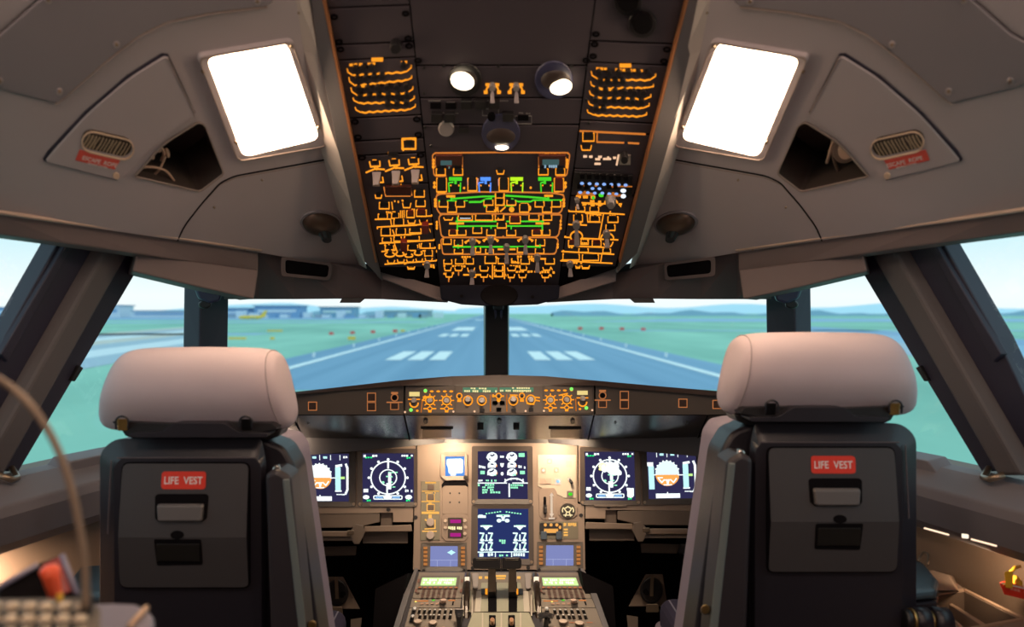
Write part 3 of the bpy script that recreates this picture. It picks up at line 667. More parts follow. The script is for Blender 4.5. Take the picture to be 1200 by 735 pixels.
# circuit breaker rows
def cbrow(L0, L1, R0, R1, slots, lab=()):
    # L0..L1 left end top/bottom, R0..R1 right end ; slots = positions along the row filled by breakers
    A.line([L0, (L0[0] + 1, (L0[1] + L1[1]) / 2), (L1[0] + 4, L1[1])], 1.0); A.line([R0, (R0[0], R0[1] + 2.5), (R1[0] - 3, R1[1])], 1.0)
    x0, y0, x1, y1 = L1[0] + 5, L1[1], R1[0] - 4, R1[1]; n = 12
    A.line([(x0 + (x1 - x0) * i / n, y0 + (y1 - y0) * i / n + (.9 if i % 2 else -.4)) for i in range(n + 1)], 1.5)
    for s_ in slots:
        x, y = x0 + (x1 - x0) * s_, y0 + (y1 - y0) * s_ - 4.6; disc('circuit_breaker', S, x, y, 4.0, .003, .009, black, OV, 10, .8)
e5 = [0, .2, .4, .6, .8, 1]
cbrow((407, 79), (409.5, 86.5), (482, 75), (479, 82.5), [.03, .18, .34, .96]); cbrow((409, 89), (412, 98.5), (482.5, 87), (480, 92), [.03, .2, .36, .52])
cbrow((411.5, 101), (415, 110), (484, 100), (480, 107), e5); cbrow((414, 113), (417, 119), (485.6, 111), (481, 118), e5); cbrow((416.4, 124), (419, 130), (486.8, 120.6), (483, 126.5), [.55, .75, .95])
cbrow((692.7, 82), (697, 91), (768, 85), (764, 92), e5); cbrow((692, 94), (696, 101.5), (765.5, 97), (761, 101), [.05, .2, .36, .52]); cbrow((690.7, 105), (694, 112), (762.5, 109), (758, 114.5), e5)
cbrow((689.5, 117), (693, 123), (760.5, 119.5), (756, 125), e5); cbrow((688, 127), (692, 133), (757.5, 130), (754, 134.5), [.03, .2])
A.dashes(404.5, 73.5, 420, 72.5, 2.6, 3, 1); A.dashes(421, 72.5, 441, 71.5, 2.6, 4, 2); A.blob(435.5, 67, 449, 70); A.dashes(470, 70, 478, 69.6, 3, 2, 3); A.dashes(422, 98.5, 436, 98.2, 2.2, 2, 1)
A.dashes(694, 77, 712, 78, 2.6, 4, 2); A.blob(726, 74, 739.5, 77); A.dashes(721, 78.5, 754, 80, 3.2, 8, 5); A.dashes(759, 80, 767, 81, 2.6, 2, 1); A.dashes(703, 102, 717, 103, 2, 3, 3)
disc('rotary_knob', S, 463.5, 58, 7, .003, .016, black, OV, 16, .9, .001)
for p in ((736, 3), (753, 29)): disc('rotary_knob', S, *p, 17, .003, .008, black, OV, 20, .95, .001); disc('knob_cap', S, *p, 13, .008, .016, vblack, OV, 20, .9, .001)
# forward/mid left module
c = CB(420, 150, 8.167)
A.rect(*c(420, 95, 548, 187), 1.8); btn(*c(440, 108, 532, 180), 'n'); A.line(c.pts(422, 95, 430, 200), 1.8)
A.blob(*c(285, 215, 375, 238)); prism('push_button', S, rect(*c(285, 240, 380, 268)), .003, .007, black, OV)
for i in range(3):
    dx, dy = 185 * i, -11 * i; q = lambda *a: c(*[v + (dx if j % 2 == 0 else dy) for j, v in enumerate(a)])
    A.line(list(zip(*[iter(q(108, 310, 118, 358, 208, 352, 205, 305))] * 2)), 1.5); A.blob(*q(135, 290, 175, 309)); btn(*q(122, 305, 200, 348), 'n')
    A.line(list(zip(*[iter(q(75, 412, 160, 378, 250, 383))] * 2)), 1.5); A.line(list(zip(*[iter(q(150, 358, 175, 384, 190, 355))] * 2)), 1.5)
    A.line(list(zip(*[iter(q(145, 462, 148, 512, 240, 506, 232, 458))] * 2)), 1.4)
    x, y = q(175, 395); hull('toggle_lever', [S(x + k, y, .006) for k in (-5.5, 5.5)] + [S(x + k, y + 3.5, .006) for k in (4, -4)], [S(x + k, y + 7, .024) for k in (-2.8, 2.8)] + [S(x + k, y + 14, .014) for k in (4.2, -4.2)], leverm, OV, .001)
text('APU', S, c(318, 545), c(412, 540), c(318, 517), amber, OV, .0045)
prism('guarded_switch', S, rect(*c(255, 565, 508, 635)), .003, .009, mat('guard_brown_red', (.09, .018, .010), .4), OV, .001)
A2.line(c.pts(245, 555, 262, 640), 1.3); A2.line(c.pts(498, 548, 512, 632), 1.3); A2.line(c.pts(262, 640, 498, 640), .8)
btn(*c(158, 612, 228, 662), 'u'); btn(*c(535, 585, 635, 650))
# left module, lower
c = CB(430, 230, 7.355)
for q in ((105, 40, 195, 100), (420, 25, 505, 80), (95, 140, 180, 187), (210, 135, 280, 182), (230, 185, 320, 245), (120, 268, 205, 332), (250, 268, 335, 325), (130, 348, 212, 390), (230, 338, 300, 380),
          (320, 335, 455, 375), (155, 415, 235, 455), (350, 410, 442, 460), (465, 395, 548, 440), (495, 458, 568, 508), (365, 268, 470, 308)): btn(*c(*q))
for q in ((305, 30, 382, 90), (350, 185, 420, 225), (450, 180, 522, 225), (175, 530, 242, 570), (260, 525, 325, 562), (340, 525, 405, 560), (420, 518, 482, 556), (500, 512, 566, 550), (347, 588, 415, 620)): btn(*c(*q), 'u')
for q in ((340, 112, 412, 175), (425, 105, 515, 165)): btn(*c(*q), 'f', darkred)
for q in ((470, 255, 532, 328), (288, 400, 345, 482)): prism('guarded_switch', S, rnd(rect(*c(*q)), 1.5, 2), .003, .016, darkred, OV, .001)
for q in ((198, 492, 42, 20), (285, 488, 36, 18), (362, 500, 34, 16), (443, 480, 34, 18)):
    x, y = c(q[0], q[1]); A.loop(ell(x, y, q[2] / c.k, q[3] / c.k, 12), 1.3); disc('push_button', S, x, y, 3, .003, .008, black, OV, 10)
for q in ((70, 188, 205, 186), (205, 186, 212, 245), (212, 245, 560, 228), (515, 160, 560, 158), (88, 255, 430, 238), (90, 262, 92, 270), (110, 396, 580, 368), (128, 466, 245, 455), (500, 438, 590, 436), (155, 576, 600, 545),
          (290, 115, 292, 172), (305, 115, 307, 172), (320, 112, 322, 170), (215, 40, 222, 100), (222, 280, 238, 325), (205, 330, 470, 310), (238, 400, 262, 470), (452, 400, 460, 455), (480, 460, 560, 455), (600, 460, 600, 470)):
    A.line(c.pts(*q), 1.1)
for q in ((165, 118, 215, 125, 3), (235, 25, 280, 30, 3), (300, 18, 340, 28, 2), (370, 268, 450, 262, 5), (340, 325, 400, 320, 4), (240, 435, 262, 435, 1), (220, 118, 250, 120, 2), (385, 98, 450, 96, 4), (150, 405, 200, 402, 3), (540, 265, 552, 300, 1), (480, 570, 585, 580, 5), (545, 590, 590, 600, 2), (320, 565, 345, 560, 2)):
    x0, y0, x1, y1 = c(*q[:4]); A.dashes(x0, y0, x1, y1, 2.0, q[4], 3)
x, y = c(518, 590); lever(x, y, y + 12, 7)
# centre, engine and supply rows
c = CB(500, 170, 9.19); cr = CB(580, 170, 9.19)
A2.line(rnd(c.pts(740, 64, 92, 70, 62, 95, 78, 300, 100, 320, 200, 320), 2)[1:-1] , 1.3); A2.line([c.pts(740, 64)[0], cr.pts(0, 62)[0]], 1.1); A2.line([c.pts(92, 70)[0], c.pts(750, 64)[0]], 1.3)
A2.line([cr.pts(0, 64)[0], cr.pts(785, 68)[0]], 1.3); A2.line(rnd(cr.pts(784, 68, 805, 90, 775, 300, 755, 318, 660, 318), 1.5)[1:-1], 1.3)
text('ENG 1', S, c(140, 106), c(308, 106), c(140, 74), lcdy if 0 else amber, OV, .0045); text('ENG 2', S, cr(538, 100), cr(712, 104), cr(538, 68), amber, OV, .0045)
for cc, q, dq, mm in ((c, (95, 118, 385, 222), (150, 172, 270, 218), mat('display_green_dark', (.07, .14, .12), .3)), (cr, (472, 118, 762, 222), (512, 160, 690, 216), None)):
    prism('guard_frame', S, rect(*cc(*q)), .003, .010, mat('guard_brown_red', (.09, .018, .010), .4), OV, .0015)
    prism('small_readout', S, rect(*cc(*dq)), .010, .0112, emit('readout_dim_teal', (.05, .10, .10), 1), OV)
    G_ = Lines(S, .0122); x0, y0, x1, y1 = cc(*dq); G_.dashes(x0 + 2, y0 + 1, x1 - 2, y0 + .6, 3.2, 6, 3); G_.done('readout_digits', emit('readout_teal' if mm else 'readout_blue', (.14, .32, .26) if mm else (.35, .55, .70), .8), OV)
    A2.line(cc.pts(q[0], q[1], q[0], q[3]), 1.2); A2.line(cc.pts(q[2], q[1], q[2], q[3]), 1.2)
    x, y = cc((q[0] + q[2]) / 2, 245); prism('red_guard_tip', S, [(x - 3, y - 2), (x + 3, y - 2), (x, y + 2.5)], .004, .012, darkred, OV)
for q in ((100, 240, 205, 312), (285, 240, 392, 312)): btn(*c(*q))
for q in ((465, 238, 575, 310), (650, 238, 755, 310)): btn(*cr(*q))
for q in ((15, 240, 102, 300),): btn(*cr(*q), 'u')
btn(*c(105, 340, 218, 492)); btn(*c(440, 340, 545, 482)); btn(*cr(42, 340, 150, 482)); btn(*cr(635, 342, 742, 490), 'f', darkred)
for cc, x0, xb0, xb1, LL in ((c, 235, 240, 380, GR), (c, 560, 578, 690, BL), (cr, 170, 165, 302, LY), (cr, 490, 465, 606, GR)):
    LL.blob(*cc(xb0, 333, xb1, 368)); LL.blob(*cc((xb0 + xb1) / 2 - 12, 365, (xb0 + xb1) / 2 + 14, 412)); LL.line(cc.pts(x0 + 2, 395, x0 + 8, 488), 1.5); LL.line(cc.pts(x0 + 130, 395, x0 + 126, 488), 1.5); LL.line(cc.pts(x0 + 10, 390, x0 + 50, 385), 1.3)
    btn(*cc(x0 + 18, 415, x0 + 118, 495), 'n'); A.line(cc.pts(x0 + 20, 420, x0 + 60, 424), 1.3); A.line(cc.pts(x0 + 75, 424, x0 + 115, 420), 1.3)
PK.blob(*c(465, 335, 530, 350)); PK.line(c.pts(552, 350, 545, 410), 1.6); PK.line(cr.pts(38, 355, 40, 420), 1.2); PK.blob(*cr(65, 332, 130, 352)); PK.line(c.pts(440, 355, 444, 410), 1.1); PK.line(c.pts(612, 425, 680, 425), 1.1)
for x, y in (c(403, 448), cr(385, 445)): A.dot(x, y, 1.3)
for cc, xs in ((c, (55, 90)), (cr, (762, 790))):
    for yy in (150, 185, 220, 395, 435, 575, 610, 640): x, y = cc(sum(xs) / 2 + (0 if yy < 300 else (12 if cc is c else -18)) + (10 if yy > 500 and cc is c else (-18 if yy > 500 else 0)), yy); A.dot(x, y, 1.7, 1.9)
A.line(c.pts(120, 495, 200, 497), 1.5); A2.line(c.pts(110, 515, 560, 490, 740, 492), 1.4); A2.line(rnd(c.pts(140, 512, 103, 535, 112, 680, 145, 726, 827, 728), 2.0)[1:], 1.4)
A2.line(cr.pts(0, 492, 110, 490, 600, 500, 735, 520), 1.4); A2.line(rnd(cr.pts(725, 518, 745, 540, 720, 690, 690, 722, 0, 728), 2.0)[1:], 1.4); A2.line(cr.pts(640, 500, 745, 480, 750, 420), 1.1)
GR.line(c.pts(265, 565, 600, 540, 735, 538), 1.5); GR.line(c.pts(265, 548, 266, 582), 2.2); GR.line(c.pts(130, 585, 440, 585), .9); GR.line(c.pts(460, 599, 580, 598, 640, 570, 700, 560), 1.9)
GR.line(cr.pts(115, 530, 370, 545, 570, 562), 1.7); GR.line(cr.pts(575, 545, 576, 580), 2.2); GR.line(cr.pts(180, 565, 250, 595, 385, 595, 410, 580, 720, 580), 1.4); GR.line(c.pts(620, 650, 640, 640), 1); GR.line(cr.pts(110, 640, 200, 642), 1)
A.blob(*c(212, 527, 308, 548)); A.blob(*cr(530, 522, 625, 542))
for q in ((130, 592, 232, 655), (308, 592, 412, 655), (222, 655, 326, 712), (612, 580, 718, 637), (740, 508, 830, 562), (740, 570, 830, 637), (640, 648, 750, 708)): btn(*c(*q))
for q in ((0, 508, 105, 562), (0, 570, 105, 637), (125, 580, 228, 637), (262, 625, 368, 712), (428, 595, 532, 655), (608, 592, 712, 655), (508, 655, 612, 712)): btn(*cr(*q))
A.dot(*cr(180, 680), 3.2, 3); A.dot(*cr(375, 665), 1.6, 3); A.dot(*cr(8, 680), 2, 3); A.blob(*cr(275, 612, 360, 628)); A.line(c.pts(765, 655, 770, 705), 1.4); A.line(cr.pts(110, 655, 60, 700), 1.4)
# centre lower rows
c = CB(500, 240, 7.355); cr = CB(580, 240, 7.355)
A2.line(rnd(c.pts(662, 70, 130, 70, 105, 95, 125, 250, 145, 270, 662, 270), 2.5)[1:-1], 1.4); A2.line([c.pts(115, 70)[0], cr.pts(540, 70)[0]], 1.2); A2.line([c.pts(140, 270)[0], cr.pts(530, 270)[0]], 1.3)
A2.line(rnd(cr.pts(0, 70, 572, 75, 572, 100, 550, 245, 528, 268, 0, 271), 2.5)[1:-1], 1.4); A2.line(rnd(c.pts(150, 272, 122, 290, 138, 405, 150, 415, 662, 416), 2)[1:-1], 1.3); A2.line([c.pts(150, 415)[0], cr.pts(515, 413)[0]], 1.2)
A2.line(rnd(cr.pts(515, 268, 545, 290, 525, 400, 505, 413, 0, 415), 2)[1:-1], 1.3)
for q in ((268, 83, 398, 125), (418, 78, 572, 125), (588, 80, 662, 122), (395, 185, 478, 237), (515, 203, 596, 256), (605, 148, 690, 192), (138, 285, 215, 332), (235, 292, 312, 345), (235, 373, 315, 412), (418, 360, 468, 402),
          (505, 373, 578, 412), (335, 452, 406, 502), (245, 458, 326, 502), (500, 433, 602, 497), (580, 518, 655, 562), (580, 573, 655, 612), (145, 463, 220, 502)): btn(*c(*q))
WH.blob(*c(288, 90, 380, 106)); btn(*c(145, 88, 228, 122), 'u')
btn(*c(190, 208, 262, 256), 'f', darkred); btn(*c(262, 208, 342, 254))
for q in ((25, 78, 80, 120), (290, 78, 382, 122), (410, 78, 492, 124), (98, 208, 182, 256), (405, 205, 477, 255), (348, 288, 432, 345), (190, 358, 268, 402), (345, 368, 425, 412), (25, 450, 92, 500), (140, 453, 202, 492), (220, 458, 300, 502),
          (430, 453, 515, 502), (5, 520, 72, 562), (5, 573, 72, 612)): btn(*cr(*q))
for q in ((125, 88, 222, 152), (318, 208, 402, 256)): btn(*cr(*q), 'f', darkred)
for q in ((150, 518, 215, 560), (240, 523, 310, 560), (350, 520, 416, 566), (455, 518, 535, 562), (160, 578, 226, 615), (375, 578, 432, 616), (460, 578, 530, 616)): btn(*c(*q), 'u')
for q in ((105, 523, 182, 560), (212, 518, 278, 556), (410, 518, 482, 556), (108, 578, 172, 620), (202, 578, 272, 620), (400, 583, 470, 620)): btn(*cr(*q), 'u')
GR.line(c.pts(250, 132, 600, 132), 1.3); GR.line(c.pts(264, 100, 264, 200), 1.6); GR.line(c.pts(264, 174, 610, 172), 1.3); GR.line(c.pts(555, 172, 555, 204), 1.5); GR.line(c.pts(436, 172, 436, 186), 1.4); GR.line(c.pts(228, 352, 662, 352), 1.4); GR.line(c.pts(270, 335, 272, 372), 1.8)
GR.line(cr.pts(100, 132, 128, 132), 1.3); GR.line(cr.pts(224, 132, 420, 132), 1.3); GR.line(cr.pts(104, 172, 400, 172), 1.3); GR.line(cr.pts(140, 172, 140, 208), 1.5); GR.line(cr.pts(408, 128, 408, 200), 1.8); GR.line(cr.pts(0, 351, 390, 351), 1.4); GR.line(cr.pts(388, 335, 388, 372), 1.7)
A.blob(*c(195, 143, 322, 157)); A.blob(*cr(350, 143, 472, 157)); A.line(c.pts(567, 508, 567, 625), 1.4); A.line(cr.pts(82, 508, 82, 625), 1.4)
for cc, x, y0, y1, a in ((c, 395, 315, 398, 1), (c, 552, 300, 385, 1), (cr, 262, 300, 392, 1), (cr, 100, 370, 472, 0), (cr, 365, 452, 548, 0), (c, 392, 590, 655, 0)):
    X, Y0 = cc(x, y0); _, Y1 = cc(x, y1); lever(X, Y0, Y1 + 2, 7)
    if a: A.arc(X, Y0 + 1.5, 8, 5, 190, 350, 1.6); A.line([(X - 9, Y0 - .5), (X - 4, Y0 - 2.5), (X + 4, Y0 - 2.5), (X + 9, Y0 - .5)], 1.4)
    else: A.line([(X - 10, Y0 + .5), (X + 10, Y0 + .5)], 1.6)
for q in ((300, 432, 385, 434, 4), (145, 510, 340, 514, 8), (145, 578, 240, 570, 5), (455, 515, 530, 520, 4), (500, 428, 600, 432, 5), (540, 595, 560, 610, 1), (190, 610, 200, 625, 1), (375, 560, 420, 572, 2)):
    x0, y0, x1, y1 = c(*q[:4]); A.dashes(x0, y0, x1, y1, 2.2, q[4], 5)
for q in ((190, 428, 330, 430, 6), (105, 510, 300, 516, 8), (340, 432, 400, 440, 3), (340, 560, 400, 568, 4), (180, 562, 330, 558, 6), (400, 560, 520, 566, 5), (480, 520, 500, 550, 1), (270, 590, 290, 610, 1), (470, 585, 492, 600, 1), (10, 440, 80, 445, 4), (310, 460, 340, 470, 2), (140, 470, 215, 484, 3), (90, 580, 100, 600, 1)):
    x0, y0, x1, y1 = cr(*q[:4]); A.dashes(x0, y0, x1, y1, 2.4, q[4], 5)
for cc, x, y in ((c, 190, 640), (c, 275, 585), (c, 490, 640), (cr, 130, 640), (cr, 232, 640), (cr, 430, 640)): X, Y = cc(x, y); A2.line([(X, Y - 2), (X, Y + 1.5)], 1.4)
for cc, xs, ys in ((c, (88, 100), (140, 165, 190, 340, 360)), (cr, (566, 540), (130, 160, 190, 330, 355))):
    for yy in ys: X, Y = cc(xs[0] if yy < 300 else (xs[0] + 22 if cc is c else xs[1]), yy); A.dot(X, Y, 1.3, 1.7)
# right column
c = CB(660, 140, 7.35)
A2.line(c.pts(145, 88, 705, 115), 1.7); A2.line(c.pts(292, 100, 290, 182, 520, 188), 1.6); A2.line(c.pts(560, 190, 650, 195), 1.7)
btn(*c(165, 103, 268, 177)); btn(*c(150, 192, 245, 255), 'u')
for q in ((172, 298, 205, 315), (222, 300, 252, 317), (300, 302, 332, 318), (275, 322, 318, 338), (342, 320, 412, 336), (378, 308, 395, 330), (428, 310, 455, 326), (268, 362, 322, 378), (502, 292, 572, 306)): BE.blob(*c(*q))
BE.line(c.pts(475, 295, 460, 378), 2.0); prism('switch_plate', S, rect(*c(483, 312, 580, 392)), .003, .006, mat('plate_beige', (.42, .36, .30), .5), OV); disc('rotary_knob', S, *c(528, 352), 5, .006, .018, black, OV, 12)
prism('radio_face', S, [c.pts(92, 428)[0], c.pts(600, 460)[0], c.pts(590, 640)[0], c.pts(80, 590)[0]], .003, .008, black, OV, .001)
S2 = type('SO', (), {'__call__': lambda s, x, y, h=0.: S_over(x, y, h + .005)})()
BL2 = Lines(S2, .0042); OR = Lines(S2, .0042)
for x in (165, 225, 290, 350, 415, 477, 540): X, Y = c(x, 462 + (x - 165) * .04); OR.box(ell(X, Y, 2.1, 1.3, 8)); prism('radio_key', S, rect(X - 2.6, Y + 2, X + 2.6, Y + 7), .008, .013, vblack, OV)
for x in (160, 225, 288, 350, 412, 475, 535): X, Y = c(x, 522 + (x - 160) * .04); BL2.dot(X, Y, 2.3, 1.5)
for x, y in ((250, 566), (310, 568), (145, 600), (210, 602), (270, 606), (335, 606), (395, 612), (455, 614)): X, Y = c(x, y); BL2.dot(X, Y, 2.2, 1.4)
for x in (140, 200, 395, 450): X, Y = c(x, 585); prism('radio_key', S, rect(X - 2.6, Y - 2, X + 2.6, Y + 2), .008, .012, vblack, OV)
OR.blob(*c(120, 610, 270, 626)); OR.blob(*c(376, 618, 500, 634)); OR.line(c.pts(375, 545, 590, 550), .9)
for x, y in ((185, 542), (280, 542), (430, 552), (185, 596), (428, 606)): OR.dot(*c(x, y), 1.8, 1)
Gx = Lines(S2, .0042); Gx.dot(*c(325, 628), 3, 1.6); Gx.dot(*c(257, 650), 1.8, 1.4); Gx.done('lit_key', lgreen, OV)
Wx = Lines(S2, .0044); Wx.dot(*c(515, 585), 3.4, 2.2); Wx.dot(*c(515, 632), 3.2, 2.4); Wx.done('bright_key_lamp', lwhite, OV)
BL2.done('key_lamp_row', emit('key_blue', (.28, .48, 1.0), 1.0), OV); OR.done('key_legend', amberdim, OV)
A.line(c.pts(115, 470, 122, 525), 1.3); A.line(c.pts(580, 500, 565, 540), 1.3)
for q in ((110, 650, 152, 652, 1), (170, 652, 212, 654, 1), (235, 655, 275, 660, 1), (110, 680, 140, 682, 1), (230, 685, 268, 690, 1), (300, 690, 325, 695, 1), (165, 715, 195, 716, 1), (235, 720, 270, 722, 1), (300, 722, 325, 724, 1), (475, 712, 505, 725, 1)):
    x0, y0, x1, y1 = c(*q[:4]); A.blob(x0, y0, x1, y0 + 2)
A.line(c.pts(160, 706, 370, 716), 1.2)
c = CB(650, 230, 7.355)
x, y = c(485, 60); disc('rotary_knob', S, x, y, 6.5, .003, .016, knobm, OV, 18, .95, .001); disc('knob_cap', S, x, y + 3, 4.6, .016, .026, knobm, OV, 18, .9, .001); A.arc(x, y - 1, 7.5, 6, 190, 350, 1.6)
for q in ((180, 80, 262, 122), (300, 83, 382, 126), (160, 150, 242, 212), (300, 165, 388, 212), (455, 163, 548, 217), (438, 235, 522, 287), (222, 372, 292, 407), (205, 440, 292, 476), (412, 443, 484, 482), (68, 488, 215, 542), (235, 493, 380, 546)): btn(*c(*q))
for q in ((115, 368, 188, 420), (320, 370, 402, 426)): btn(*c(*q), 'f', darkred)
for q in ((178, 580, 222, 612), (230, 575, 302, 616)): btn(*c(*q), 'u')
for q in ((120, 118, 600, 145), (420, 142, 382, 350), (85, 342, 130, 345), (240, 352, 420, 360), (480, 362, 545, 365), (60, 465, 510, 490), (190, 420, 470, 432), (50, 545, 495, 568), (408, 480, 395, 560), (280, 150, 285, 210), (285, 210, 392, 212), (118, 232, 275, 238), (265, 135, 400, 150), (480, 120, 470, 140)): A.line(c.pts(*q), 1.2)
for q in ((185, 20, 215, 22, 1), (262, 5, 300, 8, 1), (250, 45, 420, 50, 5), (180, 140, 240, 145, 3), (300, 150, 380, 155, 4), (118, 420, 160, 422, 2), (230, 385, 285, 388, 3), (220, 350, 300, 352, 4), (280, 485, 360, 492, 4), (120, 480, 190, 484, 3), (120, 555, 240, 560, 6), (165, 215, 235, 218, 3), (560, 60, 575, 75, 1), (470, 150, 530, 152, 3)):
    x0, y0, x1, y1 = c(*q[:4]); A.dashes(x0, y0, x1, y1, 2.2, q[4], 5)
for x, y0, y1, w in ((187, 245, 400, 8), (448, 325, 412, 8), (133, 585, 665, 7), (195, 30, 75, 5)): X, Y0 = c(x, y0); _, Y1 = c(x, y1); lever(X, Y0, Y1 + 1, w)
X, Y = c(187, 335); A.arc(X, Y, 7, 6, 150, 390, 1.5); X, Y = c(452, 355); A.arc(X, Y, 7.5, 6.5, 180, 360, 1.5); A.arc(X + 1, Y + 1, 6, 9, 20, 150, 1.2)
# dome row and dark buttons
for x in (577, 605):
    A.blob(x - 8, 96, x + 8, 99); A.arc(x, 104.5, 7, 6.5, 180, 360, 1.8); A.blob(x - 10, 104.5, x - 5.5, 108); A.blob(x + 5.5, 104.5, x + 10, 108); lever(x, 102, 116, 7)
c = CB(490, 75, 7)
for q in ((100, 322, 188, 370), (225, 322, 312, 370), (818, 425, 905, 466)): prism('push_button', S, rect(*c(*q)), .003, .005, vblack, OV)
for q in ((350, 310, 442, 376), (465, 310, 556, 376), (578, 310, 670, 376), (105, 415, 196, 484), (213, 415, 302, 484), (692, 415, 785, 478)): prism('push_button', S, rect(*c(*q)), .003, .012, black, OV, .001)
disc('socket', S, *c(602, 442), 5.2, .003, .007, vblack, OV, 14); disc('round_cover', S, *c(230, 540), 9.5, .003, .006, knobm, OV, 20)
prism('push_button', S, rect(*c(335, 525, 415, 568)), .003, .008, black, OV); A.blob(*c(338, 505, 406, 524))
TX = Lines(S, .0036); TX.dashes(502, 116, 517, 116, 1.2, 6); TX.dashes(524, 118, 533, 118, 1, 4); TX.dashes(545, 116, 596, 116, 1.2, 20); TX.dashes(509, 130, 538, 131, 1, 9); TX.dashes(572, 131, 583, 131, 1, 5); TX.dashes(608, 130, 622, 131, 1.6, 5); TX.done('printed_legend', mat('print_grey', (.30, .28, .27)), OV)
for q in ((528, 358, 660, 412), (795, 415, 930, 480)): L = Lines(S, .0038); L.rect(*c(*q), .7); L.done('engraved_frame', mat('print_grey', (.3, .3, .3)), OV)
for LL, nm, m in ((A, 'lit_legend', amber), (A2, 'lit_outline', amber2), (GR, 'lit_flow_line', lgreen), (LY, 'lit_lime_legend', lyel), (BL, 'lit_blue_legend', lblue), (WH, 'lit_white_legend', lwhite), (PK, 'lit_pink_legend', lpink), (BE, 'lit_beige_legend', lbeige)):
    o = LL.done(nm, m, OV)
    if o: o['kind'] = 'stuff'
# side rails and front nose of the overhead console
for s in (1, -1):
    if s == 1: ra, rb, rc = [(364, -15), (376, 60), (398, 175), (415, 240), (432, 312), (447, 320)], lambda y: XL(y) - 3, None
    a = [(365, -15), (375, 60), (396, 160), (414, 240), (428, 300), (446, 320)] if s == 1 else [(828, -15), (812, 60), (783, 160), (760, 240), (746, 290), (722, 314)]
    b = [((XL(y) - 2.5) if s == 1 else (XR(y) + 2.5), y) for y in (-15, 60, 160, 240, 300, 317 if s == 1 else 311)]
    P = a + b[::-1]; prism('side_rail', S, P, -.05, .016, railm, OV, .003)
    L = Lines(S, .017); L.line([(p[0] + (1.5 if s == 1 else -1.5), p[1]) for p in b[:5]], 2.0); L.done('copper_edge_strip', mat('copper_edge', (.52, .22, .09), .4, .3), OV)
NO = lambda pts, Y: [at(x, y, Y) for x, y in pts]
hull('front_apron', NO([(446, 316), (514, 336), (656, 336), (722, 312), (722, 330), (656, 350), (515, 353), (446, 326)], 2.02), NO([(446, 316), (514, 336), (656, 336), (722, 312), (722, 330), (656, 350), (515, 353), (446, 326)], 2.19), header, OV, .003)
hull('front_nose', NO([(515, 334), (656, 334), (655, 350), (630, 357), (575, 359), (541, 357), (517, 351)], 1.99), NO([(515, 334), (656, 334), (655, 350), (630, 357), (575, 359), (541, 357), (517, 351)], 2.16), mat('nose_dark', (.012, .013, .022), .8, 0, 0, 1, .08), OV, .004)
hull('nose_boss', NO(ell(585, 346, 22, 13, 18), 1.985), NO(ell(585, 346, 22, 13, 18), 2.02), vblack, OV, .002)
for p in ((541, 347), (624, 348)): hull('screw', NO(ell(*p, 2, 2, 8), 1.984), NO(ell(*p, 2, 2, 8), 1.99), vblack, OV)
# map lights
t = thing('map_light_fitting', 'left glowing round map light in the overhead panel', 'lamp')
disc('socket_ring', S, 545, 95, 20, .003, .006, black, t, 24, .95, .001); dome('ball', S, 545, 91, 17, 13, .012, mat('ball_brown', (.05, .035, .03), .4), t)
hull('lens', [S(x, y, .007) for x, y in ell(542, 90.5, 14, 10, 24, .25)], [S(x, y, .013) for x, y in ell(542, 89.5, 13.5, 9.5, 24, .25)], lens2, t, .001)
t = thing('map_light_fitting', 'right glowing round map light in the overhead panel, turned aside', 'lamp')
disc('socket_ring', S, 649, 95, 23, .003, .006, navy, t, 24, .95, .001); dome('ball', S, 651, 91, 19, 13, .016, mat('ball_brown', (.05, .035, .03), .4), t)
hull('lens', [S(x, y, .012) for x, y in ell(657, 95, 13, 8.5, 24, -.2)], [S(x, y, .018) for x, y in ell(657, 94, 12.5, 8, 24, -.2)], lens2, t, .001)
t = thing('map_light_fitting', 'middle dark dome map light just above the engine switches', 'lamp')
disc('socket_ring', S, 587, 157, 23, .003, .006, navy, t, 24, .95, .001); dome('ball', S, 587, 157, 19, 11, .014, mat('ball_brown', (.05, .035, .03), .4), t)
hull('lens', [S(x, y, .008) for x, y in ell(588, 169, 8, 2.6, 14)], [S(x, y, .011) for x, y in ell(588, 168.5, 7, 2.2, 14)], lens2, t)

# ================================================================== glareshield
GS = thing('glareshield', 'dark curved glareshield with amber lit autopilot controls below the windscreen', 'control panel')
gx = [(230, 472, 1.86), (345, 459.5, 2.02), (400, 453.5, 2.09), (471, 445.5, 2.15), (530, 441, 2.17), (585, 439.5, 2.17), (640, 441, 2.17), (697, 446, 2.15), (775, 453, 2.08), (842, 458.5, 2.01), (950, 470, 1.85)]
def lipb(x): return 452.0 if 471 <= x <= 697 else (452 + abs(x - (471 if x < 471 else 697)) * .085)
top = [at(x, y, Y) for x, y, Y in gx]; fr = [at(x, max(y + 2, lipb(x)), Y - .012) for x, y, Y in gx]; back = [Vector((p.x * 1.02, 2.50 - abs(p.x) * .62, 1.09)) for p in top]
n = len(gx); v = fr + top + back
mk('hood', v, [(i, i + 1, n + i + 1, n + i) for i in range(n - 1)] + [(n + i, n + i + 1, 2 * n + i + 1, 2 * n + i) for i in range(n - 1)], mat('hood_brown', (.050, .030, .025), .6, 0, .2, 400), GS)
SG = PS(2.16)
class GW:                                   # curved front face of the glareshield, both wings
    def __call__(s, x, y, h=0.):
        Y = 2.16 - max(0, abs(x - 584) - 111) * .00098; return at(x, y, Y) + Vector((0, -h, 0))
GWf = GW()
facem = mat('glareshield_face', (.075, .060, .052), .5, 0, .1, 500)
prism('autopilot_face', SG, [(475, 451), (696, 451), (695.5, 486), (474.5, 486)], -.02, .003, facem, GS, .001)
